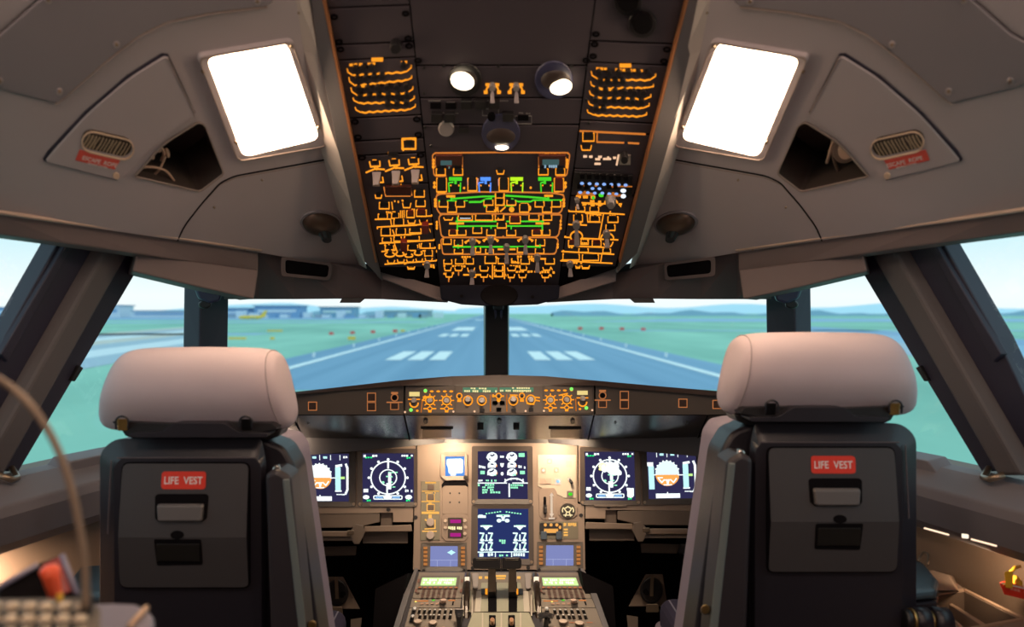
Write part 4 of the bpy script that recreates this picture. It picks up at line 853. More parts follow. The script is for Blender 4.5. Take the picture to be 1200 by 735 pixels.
for q in ([(476, 453), (532, 453), (532, 484), (476, 484)], [(534, 452), (636, 452), (636, 484), (534, 484)], [(638, 453), (694, 453), (694, 484), (638, 484)]): prism('control_module', SG, q, .003, .0055, mat('module_brown', (.085, .065, .055), .55), GS, .0008)
for xs in ([345, 400, 473], [698, 775, 842]):
    for a, b in zip(xs[:-1], xs[1:]): prism('wing_face', GWf, [(a, lipb(a) - 2), (b, lipb(b) - 2), (b, 486), (a, 486)], -.02, .001, facem, GS)
prism('wing_face', GWf, [(250, 462), (345, 460), (345, 486), (250, 487)], -.02, .001, facem, GS); prism('wing_face', GWf, [(842, 460), (930, 462), (930, 488), (842, 486)], -.02, .001, facem, GS)
# lower bevel, satin metal catching the lights
class GU:                                   # underside: y 486 front edge to y 516 back edge
    def __call__(s, x, y, h=0.):
        t = (y - 486) / 30; Y = 2.16 - max(0, abs(x - 584) - 111) * .00098 + t * .228; return at(x, y, Y) + Vector((0, -h * .4, -h * .92))
GUf = GU()
for q in ([(343, 487), (408, 487), (408, 514), (358, 515)], [(408, 487), (473, 487), (479, 514), (408, 514)], [(475, 487), (584, 487), (584, 515), (481, 515)], [(584, 487), (695, 487), (690, 515), (584, 515)], [(697, 487), (765, 487), (765, 514), (690, 514)], [(765, 487), (828, 487), (816, 514), (765, 514)]):
    prism('lower_bevel', GUf, q, -.008, 0, shine, GS)
prism('lower_bevel', GUf, [(830, 487), (930, 489), (930, 516), (818, 515)], -.01, .0, shine, GS); prism('lower_bevel', GUf, [(240, 489), (341, 487), (355, 515), (240, 518)], -.01, 0, shine, GS)
L = Lines(GUf, .002); L.line([(473.5, 487), (480, 515)], 1.2); L.line([(696, 487), (689, 515)], 1.2); L.line([(829, 487), (817, 515)], 1.2); L.done('seam', vblack, GS)
for x in (361, 450, 721, 805): disc('screw', GUf, x, 495, 1.8, 0, .002, black, GS, 8)
for x0 in (493, 643): 
    prism('finger_slot', GUf, [(x0, 499), (x0 + 38, 499), (x0 + 38, 502), (x0, 502)], 0, .002, vblack, GS); prism('drawer_front', GUf, [(x0 + 2, 502.5), (x0 + 36, 502.5), (x0 + 36, 512), (x0 + 2, 512)], 0, .003, mat('drawer_satin', (.22, .17, .14), .4, .5), GS, .001)
for x in (563, 605): prism('cooling_slot', GUf, rect(x - 3.5, 495, x + 3.5, 503), 0, .002, vblack, GS)
for x in (499, 585, 671): disc('small_catch', GUf, x, 493, 3, 0, .004, black, GS, 8)
hull('rear_underside', [at(x, 515, 2.385) for x in (330, 584, 850)] + [at(x, 512, 2.48) for x in (850, 584, 330)], [at(x, 515, 2.385) + Vector((0, 0, .02)) for x in (330, 584, 850)] + [at(x, 512, 2.48) + Vector((0, 0, .02)) for x in (850, 584, 330)], black, GS)
SM = type('SM', (), {'__call__': lambda s, x, y, h=0.: at(x, y, 2.1545) + Vector((0, -h, 0))})()
a, ad, gg = Lines(SM, .001), Lines(SM, .001), Lines(SM, .002)
def knob(x, y, r, d=.016, m=knobm, par=GS, S_=SM): disc('rotary_knob', S_, x, y, r, 0, d * .5, m, par, 14, .95); disc('knob_cap', S_, x, y, r * .72, d * .5, d, m, par, 14, .9)
c = CB(470, 440, 9.18)
for q, (x, y, r) in enumerate(((310, 270, 46), (490, 270, 46))):
    X, Y = c(x, y); a.loop(ell(X, Y, r / c.k, r / c.k, 16), 1.4); knob(X, Y, 3.2)
    for k in range(8): an = math.radians(45 * k); a.line([(X + 5.6 * math.cos(an), Y + 5.6 * math.sin(an)), (X + 8.4 * math.cos(an), Y + 7.6 * math.sin(an))], 1.3)
    a.loop(ell(X, Y + 9.6, 2.6, 2.4, 8), 1.0); a.line([(X - 7, Y + 9.6), (X - 3.2, Y + 9.6)], 1.6); a.line([(X + 3.2, Y + 9.6), (X + 7, Y + 9.6)], 1.6); a.blob(X - 2, Y + 11.5, X + 2, Y + 14)
for x in (330, 400, 470, 540): X, Y = c(x, 172); a.dot(X, Y, 2.4, 1.2)
a.blob(*c(235, 225, 330, 245)); ad.line(c.pts(228, 270, 216, 395), 1.3); a.line(c.pts(228, 265, 262, 240), 1.2)
X, Y = c(140, 275); knob(X, Y - 1, 3.2, .02); a.arc(X, Y + 2.5, 4.8, 4.8, 0, 180, 1.6); a.line(c.pts(78, 258, 200, 258), 1.4)
prism('baro_window', SM, rect(*c(88, 178, 200, 225)), 0, .001, lcdy, GS); gg.dot(*c(262, 165), 2.2, 2.2); gg.dot(*c(107, 372), 2.2, 2.2); a.dot(*c(262, 180), 1.8, 1); a.dot(*c(175, 380), 1.6, 1.3)
for x, y in ((42, 395), (563, 390), (790, 388)): disc('panel_lamp', SM, *c(x, y), 1.3, 0, .002, lbeige, GS, 8)
# mirrored right-hand control unit
cr = CB(580, 440, 9.18)
for q, (x, y, r) in enumerate(((597, 265, 44), (772, 262, 46))):
    X, Y = cr(x, y); a.loop(ell(X, Y, r / c.k, r / c.k, 16), 1.4); knob(X, Y, 3.2)
    for k in range(8): an = math.radians(45 * k); a.line([(X + 5.6 * math.cos(an), Y + 5.6 * math.sin(an)), (X + 8.2 * math.cos(an), Y + 7.4 * math.sin(an))], 1.3)
    a.loop(ell(X, Y + 9.2, 2.6, 2.4, 8), 1.0); a.line([(X - 7, Y + 9.2), (X - 3.2, Y + 9.2)], 1.6); a.line([(X + 3.2, Y + 9.2), (X + 7, Y + 9.2)], 1.6); a.blob(X - 2, Y + 11.2, X + 2, Y + 13.6)
for x in (550, 617, 686, 752): a.dot(*cr(x, 162), 2.4, 1.2)
X, Y = cr(943, 265); knob(X, Y - 2, 3.2, .02); a.arc(X, Y + 2.5, 4.8, 4.8, 0, 180, 1.6); a.line(cr.pts(882, 242, 1000, 242), 1.4); a.line(cr.pts(690, 215, 780, 195), 1.6); ad.line(cr.pts(868, 255, 873, 380), 1.3)
prism('baro_window', SM, rect(*cr(884, 165, 998, 210)), 0, .001, lcdy, GS); gg.dot(*cr(823, 147), 2.2, 2.2); gg.dot(*cr(983, 350), 2.2, 2.2); a.dot(*cr(823, 162), 1.8, 1); a.dot(*cr(915, 362), 1.6, 1.2)
for x, y in ((330, 384), (527, 382), (1047, 375)): disc('panel_lamp', SM, *cr(x, y), 1.3, 0, .002, lbeige, GS, 8)
# centre: display strip and selector knobs
prism('readout_strip', SM, rect(*c(665, 130, 1038, 182)), 0, .001, lcdd, GS); prism('readout_strip', SM, rect(*cr(50, 130, 415, 178)), 0, .001, lcdd, GS)
dg = Lines(SM, .002); dg.dashes(*c(690, 132, 925, 134), 2.0, 8, 1); dg.dashes(*c(680, 158, 1035, 160), 2.6, 16, 2); dg.dashes(*cr(185, 128, 380, 130), 2.0, 8, 4); dg.dashes(*cr(55, 155, 412, 156), 2.8, 18, 5); dg.done('readout_digits', emit('lcd_digits', (.95, .82, .38), 1.0), GS)
for x, y in (c(720, 272), c(868, 270), cr(198, 270), cr(385, 262)): a.loop(ell(x, y, 5.2, 5.4, 16), 1.5); knob(x, y - 2 if x < 550 or 600 < x < 605 else y - .5, 3.3, .022)
for x, y in (c(627, 222), cr(290, 220), cr(40, 222)): a.loop(ell(x, y, 3.0, 3.2, 12), 1.3); knob(x, y, 1.6, .01, black); a.blob(x - 2.4, y + 4, x + 2.4, y + 7)
a.blob(*cr(-12, 215, 10, 232)); a.blob(*cr(65, 215, 98, 232)); a.blob(*c(980, 205, 1000, 235)); a.line(cr.pts(430, 235, 480, 240), 1.6); a.line(cr.pts(440, 268, 480, 275), 1.6); a.line(cr.pts(165, 212, 240, 214), 1.4); a.line(cr.pts(345, 300, 420, 310), 1.8)
ad.line(c.pts(962, 212, 962, 385), 1.4); ad.line(cr.pts(126, 210, 128, 385), 1.4)
for cc, x, y in ((c, 872, 372), (c, 1050, 365), (cr, 42, 362), (cr, 200, 370), (cr, 388, 366), (c, 1010, 293), (c, 1090, 293), (cr, 78, 292), (cr, 0, 292)): X, Y = cc(x, y); prism('push_button', SM, rnd(rect(X - 2.8, Y - 2, X + 2.8, Y + 2), .8, 2), 0, .004, black, GS); a2 = (X, Y); ad.dot(X, Y, 1.9, 1.0)
sx_ = Lines(type('SN', (), {'__call__': lambda s, x, y, h=0.: at(x, y, 2.1495) + Vector((0, -h, 0))})(), .001)
a.done('lit_legend', amber, GS); ad.done('lit_divider', amberdim, GS); gg.done('lit_green_lamp', emit('lamp_green', (.25, 1.0, .15), 1.1), GS)
al = Lines(GWf, .0025)
for x, y in ((366.5, 476), (435.5, 465.5), (435.5, 476.5), (731.5, 463.5), (731.5, 474), (800, 472.5), (840, 474)):
    prism('warning_button', GWf, rect(x - 4.2, y - 4.2, x + 4.2, y + 4.2), .001, .005, mat('button_brown', (.05, .025, .018), .4), GS, .0008); al.rect(x - 4.8, y - 4.8, x + 4.8, y + 4.8, .9)
for x, y in ((462.5, 464), (706, 461.5)):
    disc('round_button', GWf, x, y + 2, 3, .001, .006, vblack, GS, 12); al.loop(ell(x, y + 2, 4, 4, 14), 1.0); al.blob(x - 4, y - 4.5, x + 4, y - 2.2); al.line([(x - 9, y + 7.5), (x + 9, y + 7.5)], 1.4); al.rect(x - 4.6, y + 8, x + 4.6, y + 16, .9); prism('warning_button', GWf, rect(x - 3.8, y + 9, x + 3.8, y + 15.4), .001, .005, mat('button_brown', (.05, .025, .018), .4), GS)
al.done('lit_button_frame', emit('frame_copper', (.60, .21, .07), .75), GS)['kind'] = 'stuff'

# ================================================================== main instrument panel
S = S_main
MP = thing('instrument_panel', 'brown grey main instrument panel carrying the six large displays', 'control panel')
prism('left_panel', S, [(300, 519), (487, 519), (487, 593), (484, 595), (484, 612), (460.5, 612), (460.5, 601), (445, 601), (445, 601.5), (300, 603)], -.02, 0, panelm, MP, .001)
prism('right_panel', S, [(678, 519), (865, 519), (865, 600), (722, 598), (709.5, 598), (709.5, 608), (686, 608), (686, 590), (678, 588)], -.02, 0, panelm, MP, .001)
prism('centre_panel', S, [(488.5, 519), (676.5, 519), (677, 590), (684.5, 593), (686, 668), (484, 668), (485.5, 596), (488.5, 593)], -.02, .0015, panelm, MP, .001)
prism('center_top_shade', S, rect(330, 512, 850, 519.5), -.01, .004, black, MP)
for x, y in ((487, 606.5), (681, 604), (554, 666), (619, 665.5), (455, 597.5), (713.5, 594)): disc('panel_screw', S, x, y, 2.6, 0, .004, black, MP, 10)
for xs in ((433, 474), (696, 735)): prism('document_clip', S, [(xs[0], 591.5), (xs[1], 591.5), (xs[1] - 1, 594), (xs[0] + 1, 594)], 0, .008, panel2, MP, .001)
# display units
def display(q, bz, label, kind, base=scr):
    """q active area, bz bezel corners"""
    t = thing('flight_display', label, 'display')
    ring('bezel', S, rnd(bz, 2, 2), rnd(q, .5, 2), .0, .006, mat('bezel_brown', (.065, .050, .045), .5, 0, .1, 500), t, .003)
    prism('screen', S, q, .0005, .0025, base, t)
    for k in (2, 3): x, y = bz[k]; disc('bezel_screw', S, x + (2.6 if k == 3 else -2.6), y - 3, 2.0, .004, .008, screwm, t, 10)
    def M(u, v): a = Vector(q[0]).lerp(Vector(q[1]), u); b = Vector(q[3]).lerp(Vector(q[2]), u); return tuple(a.lerp(b, v))
    return t, M
class MS:                                   # display surface addressed by fractions of the screen
    def __init__(s, M): s.M = M
    def __call__(s, u, v, h=0.): return S_main(*s.M(u, v), h + .003)
def fin(t, d):
    for nm, (L, m) in d.items():
        o = L.done(nm, m, t)
        if o: o['kind'] = 'stuff'
def nd(t, M, weather):
    T = MS(M); w, g, y_, cc, gr = [Lines(T, .0004) for _ in range(5)]; C0 = (.5, .5)
    w.loop(ell(.5, .5, .335, .335, 36), .026); w.loop(ell(.5, .5, .165, .165, 24), .022)
    for k in range(12): an = math.radians(30 * k); w.dot(.5 + .375 * math.cos(an), .5 + .375 * math.sin(an), .028)
    w.line([(.5, .15), (.5, .30)], .035); w.line([(.48, .62), (.48, .92)], .032); w.line([(.53, .4), (.53, .72)], .06); w.blob(.45, .84, .53, .93)
    gr.dashes(.50, .38, .70, .38, .03, 3); gr.dashes(.46, .46, .60, .47, .03, 2); gr.dashes(.5, .58, .60, .58, .03, 2); gr.dashes(.52, .68, .72, .68, .03, 3); gr.dot(.4, .6, .03)
    w.dashes(.02, .03, .30, .03, .05, 5, 2); w.dashes(.76, .03, .99, .03, .05, 5, 2); g.dashes(.05, .07, .20, .07, .035, 3); g.dashes(.86, .075, .99, .075, .04, 3)
    w.blob(.02, .73, .11, .80); w.dot(.07, .90, .065, .045); w.dot(.90, .90, .07, .05); w.dashes(.83, .74, .98, .75, .06, 4); g.dashes(.04, .95, .17, .95, .04, 3); g.dashes(.85, .95, .98, .95, .04, 3)
    w.loop(rnd(rect(.22, .87, .77, .94), .02, 2), .02); w.dot(.49, .9, .09, .035); cc.blob(.25, .885, .40, .925); cc.blob(.58, .885, .73, .925)
    if weather:
        for k in range(7): w.dot(.35 + k * .045, .30 + .03 * (k % 2), .07, .10)
        w.dot(.55, .35, .14, .10); w.dot(.68, .45, .06, .04); y_.dot(.37, .30, .10, .07); y_.dot(.32, .36, .05, .03); w.blob(.84, .75, .97, .90); w.dot(.6, .42, .14, .07)
    fin(t, {'symbols_white': (w, sw), 'symbols_green': (g, sgg), 'symbols_pale_green': (gr, sg), 'symbols_yellow': (y_, sy), 'symbols_blue': (cc, emit('symbol_blue', (.25, .50, .85), 1))})
def pfd(t, M, om, skym):
    T = MS(M); w, o_, c_, g = [Lines(T, .0008) for _ in range(4)]; sk = Lines(T, .0002); gd = Lines(T, .0005)
    sk.box(ell(.40, .47, .24, .26, 28)); gd.box([(.40 + .24 * math.cos(math.radians(a)), .5 + .235 * math.sin(math.radians(a))) for a in range(0, 181, 12)])
    for k in range(9): an = math.radians(200 + 17.5 * k); w.dot(.40 + .245 * math.cos(an), .47 + .265 * math.sin(an), .016)
    for k in range(4): w.line([(.20 + .14 * (k % 2) + .1 * (k // 2) , .56 + .05 * k), (.30 + .14 * (k % 2), .56 + .05 * k)], .02)
    w.line([(.22, .58), (.28, .66), (.34, .60)], .025); w.line([(.46, .60), (.52, .66), (.58, .58)], .025); w.line([(.38, .60), (.40, .7), (.43, .6)], .025); w.line([(.32, .71), (.48, .71)], .02)
    w.blob(.00, .24, .12, .32); (c_ if om is so else w).blob(.02, .32, .13, .80); w.line([(.13, .5), (.17, .5)], .02)
    w.line([(.74, .26), (.85, .24)], .05); (c_ if om is so else w).blob(.72, .28, .83, .78); w.line([(.72, .78), (.84, .78)], .03); w.line([(.94, .22), (.97, .3), (.97, .75), (.93, .84)], .045); w.line([(.62, .505), (.72, .505)], .02); g.dot(.78, .505, .03, .012); g.dot(.985, .5, .02, .01); g.line([(.84, .505), (.90, .505)], .05)
    for x in (.20, .41, .63, .82): w.line([(x, .03), (x, .13)], .013)
    c_.blob(.26, .055, .34, .10); c_.blob(.48, .055, .56, .10); w.dashes(.84, .05, .98, .05, .05, 3, 9); w.dashes(.74, .84, .92, .84, .03, 5, 9)
    w.blob(.15, .89, .64, .985); w.line([(.39, .865), (.39, .89)], .02)
    fin(t, {'attitude_sky': (sk, skym), 'attitude_ground': (gd, om), 'symbols_white': (w, sw), 'symbols_cyan': (c_, sc_), 'symbols_green': (g, emit('symbol_lime', (.6, 1, .3), 1))})
def ewd(t, M):
    T = MS(M); w, g, o_, n_ = [Lines(T, .0004) for _ in range(3)] + [Lines(T, .0007)]
    for x in (.29, .69):
        w.dot(x, .12, .11, .10, 16); w.dot(x - .08, .13, .04, .03); w.dot(x, .28, .09, .065, 14); w.blob(x - .09, .28, x + .07, .345); w.dot(x, .44, .10, .08, 14); w.blob(x - .10, .44, x + .02, .50)
        n_.line([(x - .03, .08), (x, .10), (x + .04, .07)], .03); n_.dot(x - .05, .165, .018); n_.line([(x - .02, .27), (x + .02, .275)], .03); n_.line([(x - .05, .43), (x, .42), (x + .03, .39)], .03)
        o_.dot(x + .085, .30, .018, .03); o_.dot(x + .09, .46, .018, .03); g.blob(x, .47, x + .08, .51)
    w.blob(.45, .095, .53, .135); w.box([(.45, .25), (.53, .25), (.52, .31), (.49, .34), (.46, .31)]); w.dot(.49, .47, .03, .04); g.blob(.83, .04, .95, .12); w.dashes(.02, .29, .16, .32, .06, 4); w.dashes(.82, .29, .97, .32, .06, 4)
    g.blob(.05, .41, .14, .48); g.blob(.85, .41, .95, .48); w.dashes(.01, .595, .13, .595, .045, 4, 3); g.dashes(.16, .595, .30, .595, .045, 4, 3); g.dashes(.33, .595, .38, .595, .04, 2, 3)
    w.line([(.0, .665), (.58, .665)], .022); w.line([(.70, .665), (1.0, .665)], .022); w.line([(.63, .68), (.63, .95)], .028)
    w.arc(.73, .68, .20, .11, 200, 340, .03); 
    for k in range(4): w.dot(.55 + .12 * k, .60 - .02 * (k in (1, 2)), .012, .03)
    for k, (x0, x1) in enumerate(((.0, .34), (.09, .33), (.09, .36), (.09, .46))): g.dashes(x0, .685 + k * .052, x1, .685 + k * .052, .045, 7, k + 2)
    for k, (x0, x1) in enumerate(((.66, .92), (.66, .84))): g.dashes(x0, .69 + k * .05, x1, .69 + k * .05, .045, 6, k + 5)
    fin(t, {'symbols_white': (w, sw), 'symbols_green': (g, sg), 'symbols_orange': (o_, so), 'needle_marks': (n_, scr)})
def wheelpage(t, M):
    T = MS(M); w, g = Lines(T, .0004), Lines(T, .0004); ww = emit('symbol_mint', (.80, 1, .98), 1.2)
    w.blob(0, .13, .16, .18); w.blob(.02, .115, .10, .13)
    for k in range(6): g.dot(.17 + .055 * k, .095 - .008 * k, .02, .014); g.dot(.57 + .055 * k, .06 + .008 * k, .02, .014)
    w.line([(.38, .14), (.46, .14), (.5, .19), (.54, .14), (.62, .14)], .04); w.dot(.42, .235, .05, .04); w.dot(.58, .235, .05, .04); w.blob(.47, .16, .53, .24); g.line([(.42, .12), (.60, .12)], .015)
    for x in (.17, .83): w.line([(x - .11, .345), (x + .11, .345)], .03); w.box([(x - .07, .36), (x + .07, .36), (x, .43)]); g.line([(x - .08, .33), (x + .08, .33)], .012)
    for x in (.17, .83):
        for y in (.56, .75):
            for s_ in (-1, 1):
                xx = x + s_ * .085; w.line([(xx - .045, y - .075), (xx + .03, y - .07), (xx - .01, y + .04)], .03); g.line([(xx + .02, y - .05), (xx, y + .03)], .02); w.dot(xx, y + .065, .045, .03)
            w.line([(x, y - .04), (x, y + .06)], .028); w.line([(x - .03, y + .075), (x + .03, y + .075)], .02)
    g.dashes(.42, .615, .60, .62, .045, 4, 2); g.dashes(.47, .665, .55, .67, .035, 2, 3)
    w.line([(.0, .865), (1.0, .86)], .02); w.blob(.03, .885, .11, .955); w.dashes(.03, .885, .31, .885, .07, 5, 1); w.line([(.345, .87), (.345, .96)], .02); w.line([(.665, .87), (.665, .96)], .02); g.dashes(.42, .915, .60, .915, .04, 4, 3); w.dashes(.70, .885, .98, .885, .07, 6, 6)
    fin(t, {'symbols_white': (w, ww), 'symbols_green': (g, sg)})
t, M = display([(351, 532), (409, 532), (409, 588), (354, 588)], [(342, 526), (417, 526), (417, 594), (345, 594)], 'far left attitude display with white sky and orange ground ball', 'pfd'); pfd(t, M, so, sw)
t, M = display([(425, 531.5), (485, 531.5), (485, 588.5), (425, 588.5)], [(419, 526), (489.5, 526), (489.5, 594), (419, 594)], 'left compass rose display next to the centre stack', 'nd'); nd(t, M, False)
t, M = display([(560, 529), (617.5, 529), (618.5, 585), (560, 585)], [(553, 523), (624, 523), (624.5, 591), (552.5, 591)], 'upper centre display with engine gauges and green text', 'ewd'); ewd(t, M)
t, M = display([(560, 596.5), (619, 596.5), (619.5, 655), (560, 655)], [(552.5, 592), (625, 592), (625.5, 662), (552, 662)], 'lower centre display with wheel diagrams behind the thrust levers', 'sd', scrb); wheelpage(t, M)
t, M = display([(685, 529.5), (743, 529.5), (744.5, 586.5), (686, 586.5)], [(679, 524), (749, 524), (751, 592), (680, 592)], 'right compass rose display with yellow and white weather patches', 'nd'); nd(t, M, True)
t, M = display([(757.5, 528.5), (815, 528.5), (817.5, 584), (760, 585)], [(751, 523), (823, 523), (826, 591), (753, 592)], 'far right attitude display with pale sky and vivid orange ground', 'pfd'); pfd(t, M, so, emit('attitude_sky_pale', (.78, .95, 1.0), 1.1))
# standby display
c = CB(480, 520, 9.19)
t = thing('standby_display', 'small square standby display glowing white and blue at top of the centre panel', 'display')
ring('bezel', S, rnd(c.pts(338, 110, 370, 92, 600, 92, 620, 120, 625, 360, 600, 395, 380, 395, 335, 350), 0), rnd(c.pts(385, 140, 386, 139, 590, 139, 592, 140, 594, 345, 592, 348, 386, 350, 385, 348), 0), .001, .009, panelm, t, .006)
prism('screen', S, c.pts(384, 139, 592, 139, 594, 348, 385, 350), .002, .004, emit('standby_blue', (.12, .33, .85), 1), t)
L = Lines(S, .0048); L.box(rnd(c.pts(400, 165, 560, 160, 580, 180, 575, 320, 420, 325, 415, 260, 395, 220), 2.0)); L.blob(*c(440, 320, 500, 345)); L.done('white_graphics', sw, t)
disc('setting_knob', S, *c(600, 360), 2.4, .006, .016, black, t, 12)
# blank plate with four screws
t = thing('blank_cover', 'blank plate with four tiny screws below the standby display', 'cover')
prism('plate', S, c.pts(375, 455, 600, 455, 628, 480, 628, 760, 350, 760, 350, 480), .0015, .004, panelm, t, .001); prism('shadow_gap', S, c.pts(345, 440, 380, 400, 600, 400, 630, 440, 630, 470, 600, 452, 378, 452, 348, 478), .001, .003, vblack, t)
for x, y in ((435, 535), (535, 535), (435, 633), (535, 633)): disc('screw', S, *c(x, y), 1.1, .004, .005, black, t, 8)
# clock
c = CB(480, 590, 9.19)
t = thing('clock', 'octagonal cockpit clock with purple windows and glowing white digits', 'clock')
prism('bezel', S, c.pts(345, 160, 385, 118, 595, 118, 632, 160, 632, 355, 595, 408, 385, 408, 345, 355), .001, .006, panelm, t, .001)
prism('face', S, rect(*c(412, 155, 575, 375)), .006, .0075, mat('clock_face', (.035, .025, .022), .3), t); prism('purple_window', S, rect(*c(438, 175, 552, 213)), .0075, .0085, smag, t); prism('purple_window', S, rect(*c(438, 320, 552, 360)), .0075, .0085, smag, t)
L = Lines(S, .009); L.dashes(*c(418, 248, 498, 248), 4.0, 4, 33); L.dashes(*c(512, 250, 568, 250), 3.6, 3, 31); L.done('digits', emit('digits_cream', (1, .85, .45), 1.2), t)
for x, y in ((385, 190), (385, 262), (595, 188), (600, 258), (595, 330)): disc('button', S, *c(x, y), 2.0, .006, .012, mat('button_tan', (.5, .4, .33), .4), t, 10)
# brake strip left of clock
c = CB(480, 520, 9.19)
t = thing('brake_fan_panel', 'narrow switch strip left of the clock with three square buttons and two round knobs', 'control panel')
prism('plate', S, c.pts(125, 402, 328, 402, 326, 1040, 115, 1045), .001, .004, mat('strip_olive', (.17, .15, .11), .5), t, .0008)
a = Lines(S, .0046)
for i, y in enumerate((470, 580, 690)): prism('square_button', S, rect(*c(195, y - 30, 262, y + 30)), .004, .008, mat('button_brown2', (.10, .07, .055), .4), t, .0006)
a.blob(*c(170, 413, 285, 430)); a.blob(*c(135, 508, 320, 518)); a.dashes(*c(170, 525, 285, 525), 1.6, 7); a.blob(*c(130, 618, 325, 630)); a.blob(*c(205, 634, 240, 655)); a.line(c.pts(190, 545, 188, 612, 268, 612, 266, 545), 1.0); a.line(c.pts(190, 655, 190, 722, 265, 722, 265, 655, 190, 655), 1.4); a.blob(*c(130, 732, 320, 758))
c = CB(480, 590, 9.19); a.blob(*c(205, 120, 240, 165)); a.line(c.pts(170, 175, 210, 200), 1.8); a.line(c.pts(240, 200, 275, 180, 275, 270, 165, 275), 1.4); a.line(c.pts(140, 300, 290, 300), 1.4); a.done('lit_legend', emit('legend_gold', (1, .52, .12), 1.0), t)
for y in (205, 345): disc('round_knob', S, *c(222, y), 4.9, .004, .014, mat('knob_tan', (.36, .29, .26), .5), t, 20, .93, .001)
# link displays (two small slate screens)
def small(c, sgn, label):
    t = thing('message_display', label, 'display'); X0, Y0 = c
    q = lambda *a: [(X0 + a[i], Y0 + a[i + 1]) for i in range(0, len(a), 2)]
    ring('bezel', S, q(0, 0, 53, 0, 53.5, 33, -1, 33), q(10.5, 4, 42.5, 4, 42.5, 28, 10, 28), .001, .009, mat('bezel_grey_brown', (.10, .085, .075), .5), t, .006)
    prism('screen', S, q(10.5, 4, 42.5, 4, 42.5, 28, 10, 28), .002, .004, scrl, t)
    L = Lines(S, .0046); L.line(q(10.5, 20.5, 42.5, 20.5), .5); L.line(q(18.5, 21, 18.5, 28), .5); L.line(q(34, 21, 34, 28), .5); L.done('grid_lines', emit('grid_pale', (.42, .46, .72), 1), t)
    if sgn < 0: L = Lines(S, .0048); L.box(q(30, 11.5, 33, 10, 35, 8.5, 37, 10, 40, 11.5, 37, 13, 35, 14.5, 33, 13)); L.done('cyan_mark', sc_, t)
    for x in (4.5, 48.5):
        for k in range(5): y = 6.5 + k * 4.7; prism('side_key', S, rect(X0 + x - 2.2, Y0 + y - 1.6, X0 + x + 2.2, Y0 + y + 1.6), .009, .012, emit('key_copper', (.62, .24, .07), .75), t)
    prism('lower_lip', S, q(1, 33, 52, 33, 50, 36.5, 3, 36.5), .0, .012, mat('bezel_grey_brown', (.1, .085, .075)), t, .001)
    for x in (2.5, 50): disc('corner_knob', S, X0 + x, Y0 + 33, 2.2, .009, .014, black, t, 10)
small((494, 636), -1, 'left small slate message screen with one cyan mark, below the clock')
small((629.5, 635), 1, 'right small slate message screen, plain, below the round brake gauge')
# landing gear group on the right of the centre stack
c = CB(620, 520, 4.9)
t = thing('landing_gear_panel', 'bright lit landing gear plate with indicator lights at top right of centre panel', 'control panel')
prism('plate', S, rnd(c.pts(50, 65, 268, 65, 268, 312, 192, 312, 192, 305, 50, 245), .5, 1), .0015, .004, mat('plate_cream', (.40, .35, .29), .5), t, .0006)
for x, y in ((118, 102), (83, 153), (157, 152)): prism('indicator_light', S, rect(*c(x - 15, y - 15, x + 15, y + 15)), .004, .007, mat('lamp_cap', (.30, .26, .22), .4), t); disc('lit_core', S, *c(x, y), 1.7, .007, .008, emit('core_cream', (1, .92, .75), 1.1), t, 8)
prism('square_button', S, rect(*c(213, 100, 245, 136)), .004, .007, mat('cap_tan', (.42, .30, .25), .5), t)
for x in (78, 112): prism('annunciator', S, rect(*c(x - 16, 200, x + 16, 232)), .004, .007, mat('cap_tan', (.42, .3, .25)), t)
prism('annunciator', S, rect(*c(148, 200, 184, 235)), .004, .0065, mat('cap_grey', (.35, .35, .38)), t); L = Lines(S, .0075); L.dot(*c(166, 217), 2.2, 1.8); L.done('blue_legend', emit('lit_skyblue', (.45, .75, 1), 1.1), t)
prism('square_button', S, rect(*c(218, 272, 254, 306)), .004, .007, mat('cap_dark', (.12, .10, .09)), t); L = Lines(S, .008); L.dot(*c(236, 290), 2.6, 2); L.done('green_legend', lgreen, t)
tube('selector_toggle', [S(*c(232, 205), .004), S(*c(242, 226), .022)], [.0035, .0045], black, t); disc('toggle_base', S, *c(232, 205), 2.4, .004, .007, chrome, t, 12)
t = thing('gear_lever', 'black landing gear lever in its upright rounded slot plate', 'lever')
prism('slot_plate', S, rnd(c.pts(55, 275, 75, 255, 145, 255, 160, 280, 160, 420, 145, 438, 80, 438, 58, 415), .8, 2), .0015, .005, panelm, t, .001)
prism('slot', S, rnd(c.pts(83, 305, 98, 305, 98, 405, 83, 405), 1, 2), .004, .0055, vblack, t); hull('handle', [S(*p, .006) for p in c.pts(80, 350, 101, 350, 101, 400, 80, 400)], [S(*p, .030) for p in c.pts(83, 366, 99, 366, 99, 398, 83, 398)], black, t, .002)
L = Lines(S, .006); L.line(c.pts(128, 295, 129, 405), 2.4); L.box(c.pts(116, 300, 129, 280, 142, 300)); L.box(c.pts(116, 402, 142, 402, 129, 425)); L.blob(*c(112, 425, 146, 434)); L.done('printed_arrow', emit('arrow_cream', (.75, .60, .45), 1), t)
t = thing('brake_gauge', 'round triple brake gauge with cream dial marks', 'gauge')
prism('bezel', S, c.pts(170, 362, 195, 335, 255, 335, 277, 362, 277, 408, 252, 430, 195, 430, 170, 408), .0015, .006, panelm, t, .001); disc('face', S, *c(222, 388), 9.2, .006, .007, mat('gauge_face', (.03, .025, .02), .3), t, 24, .98)
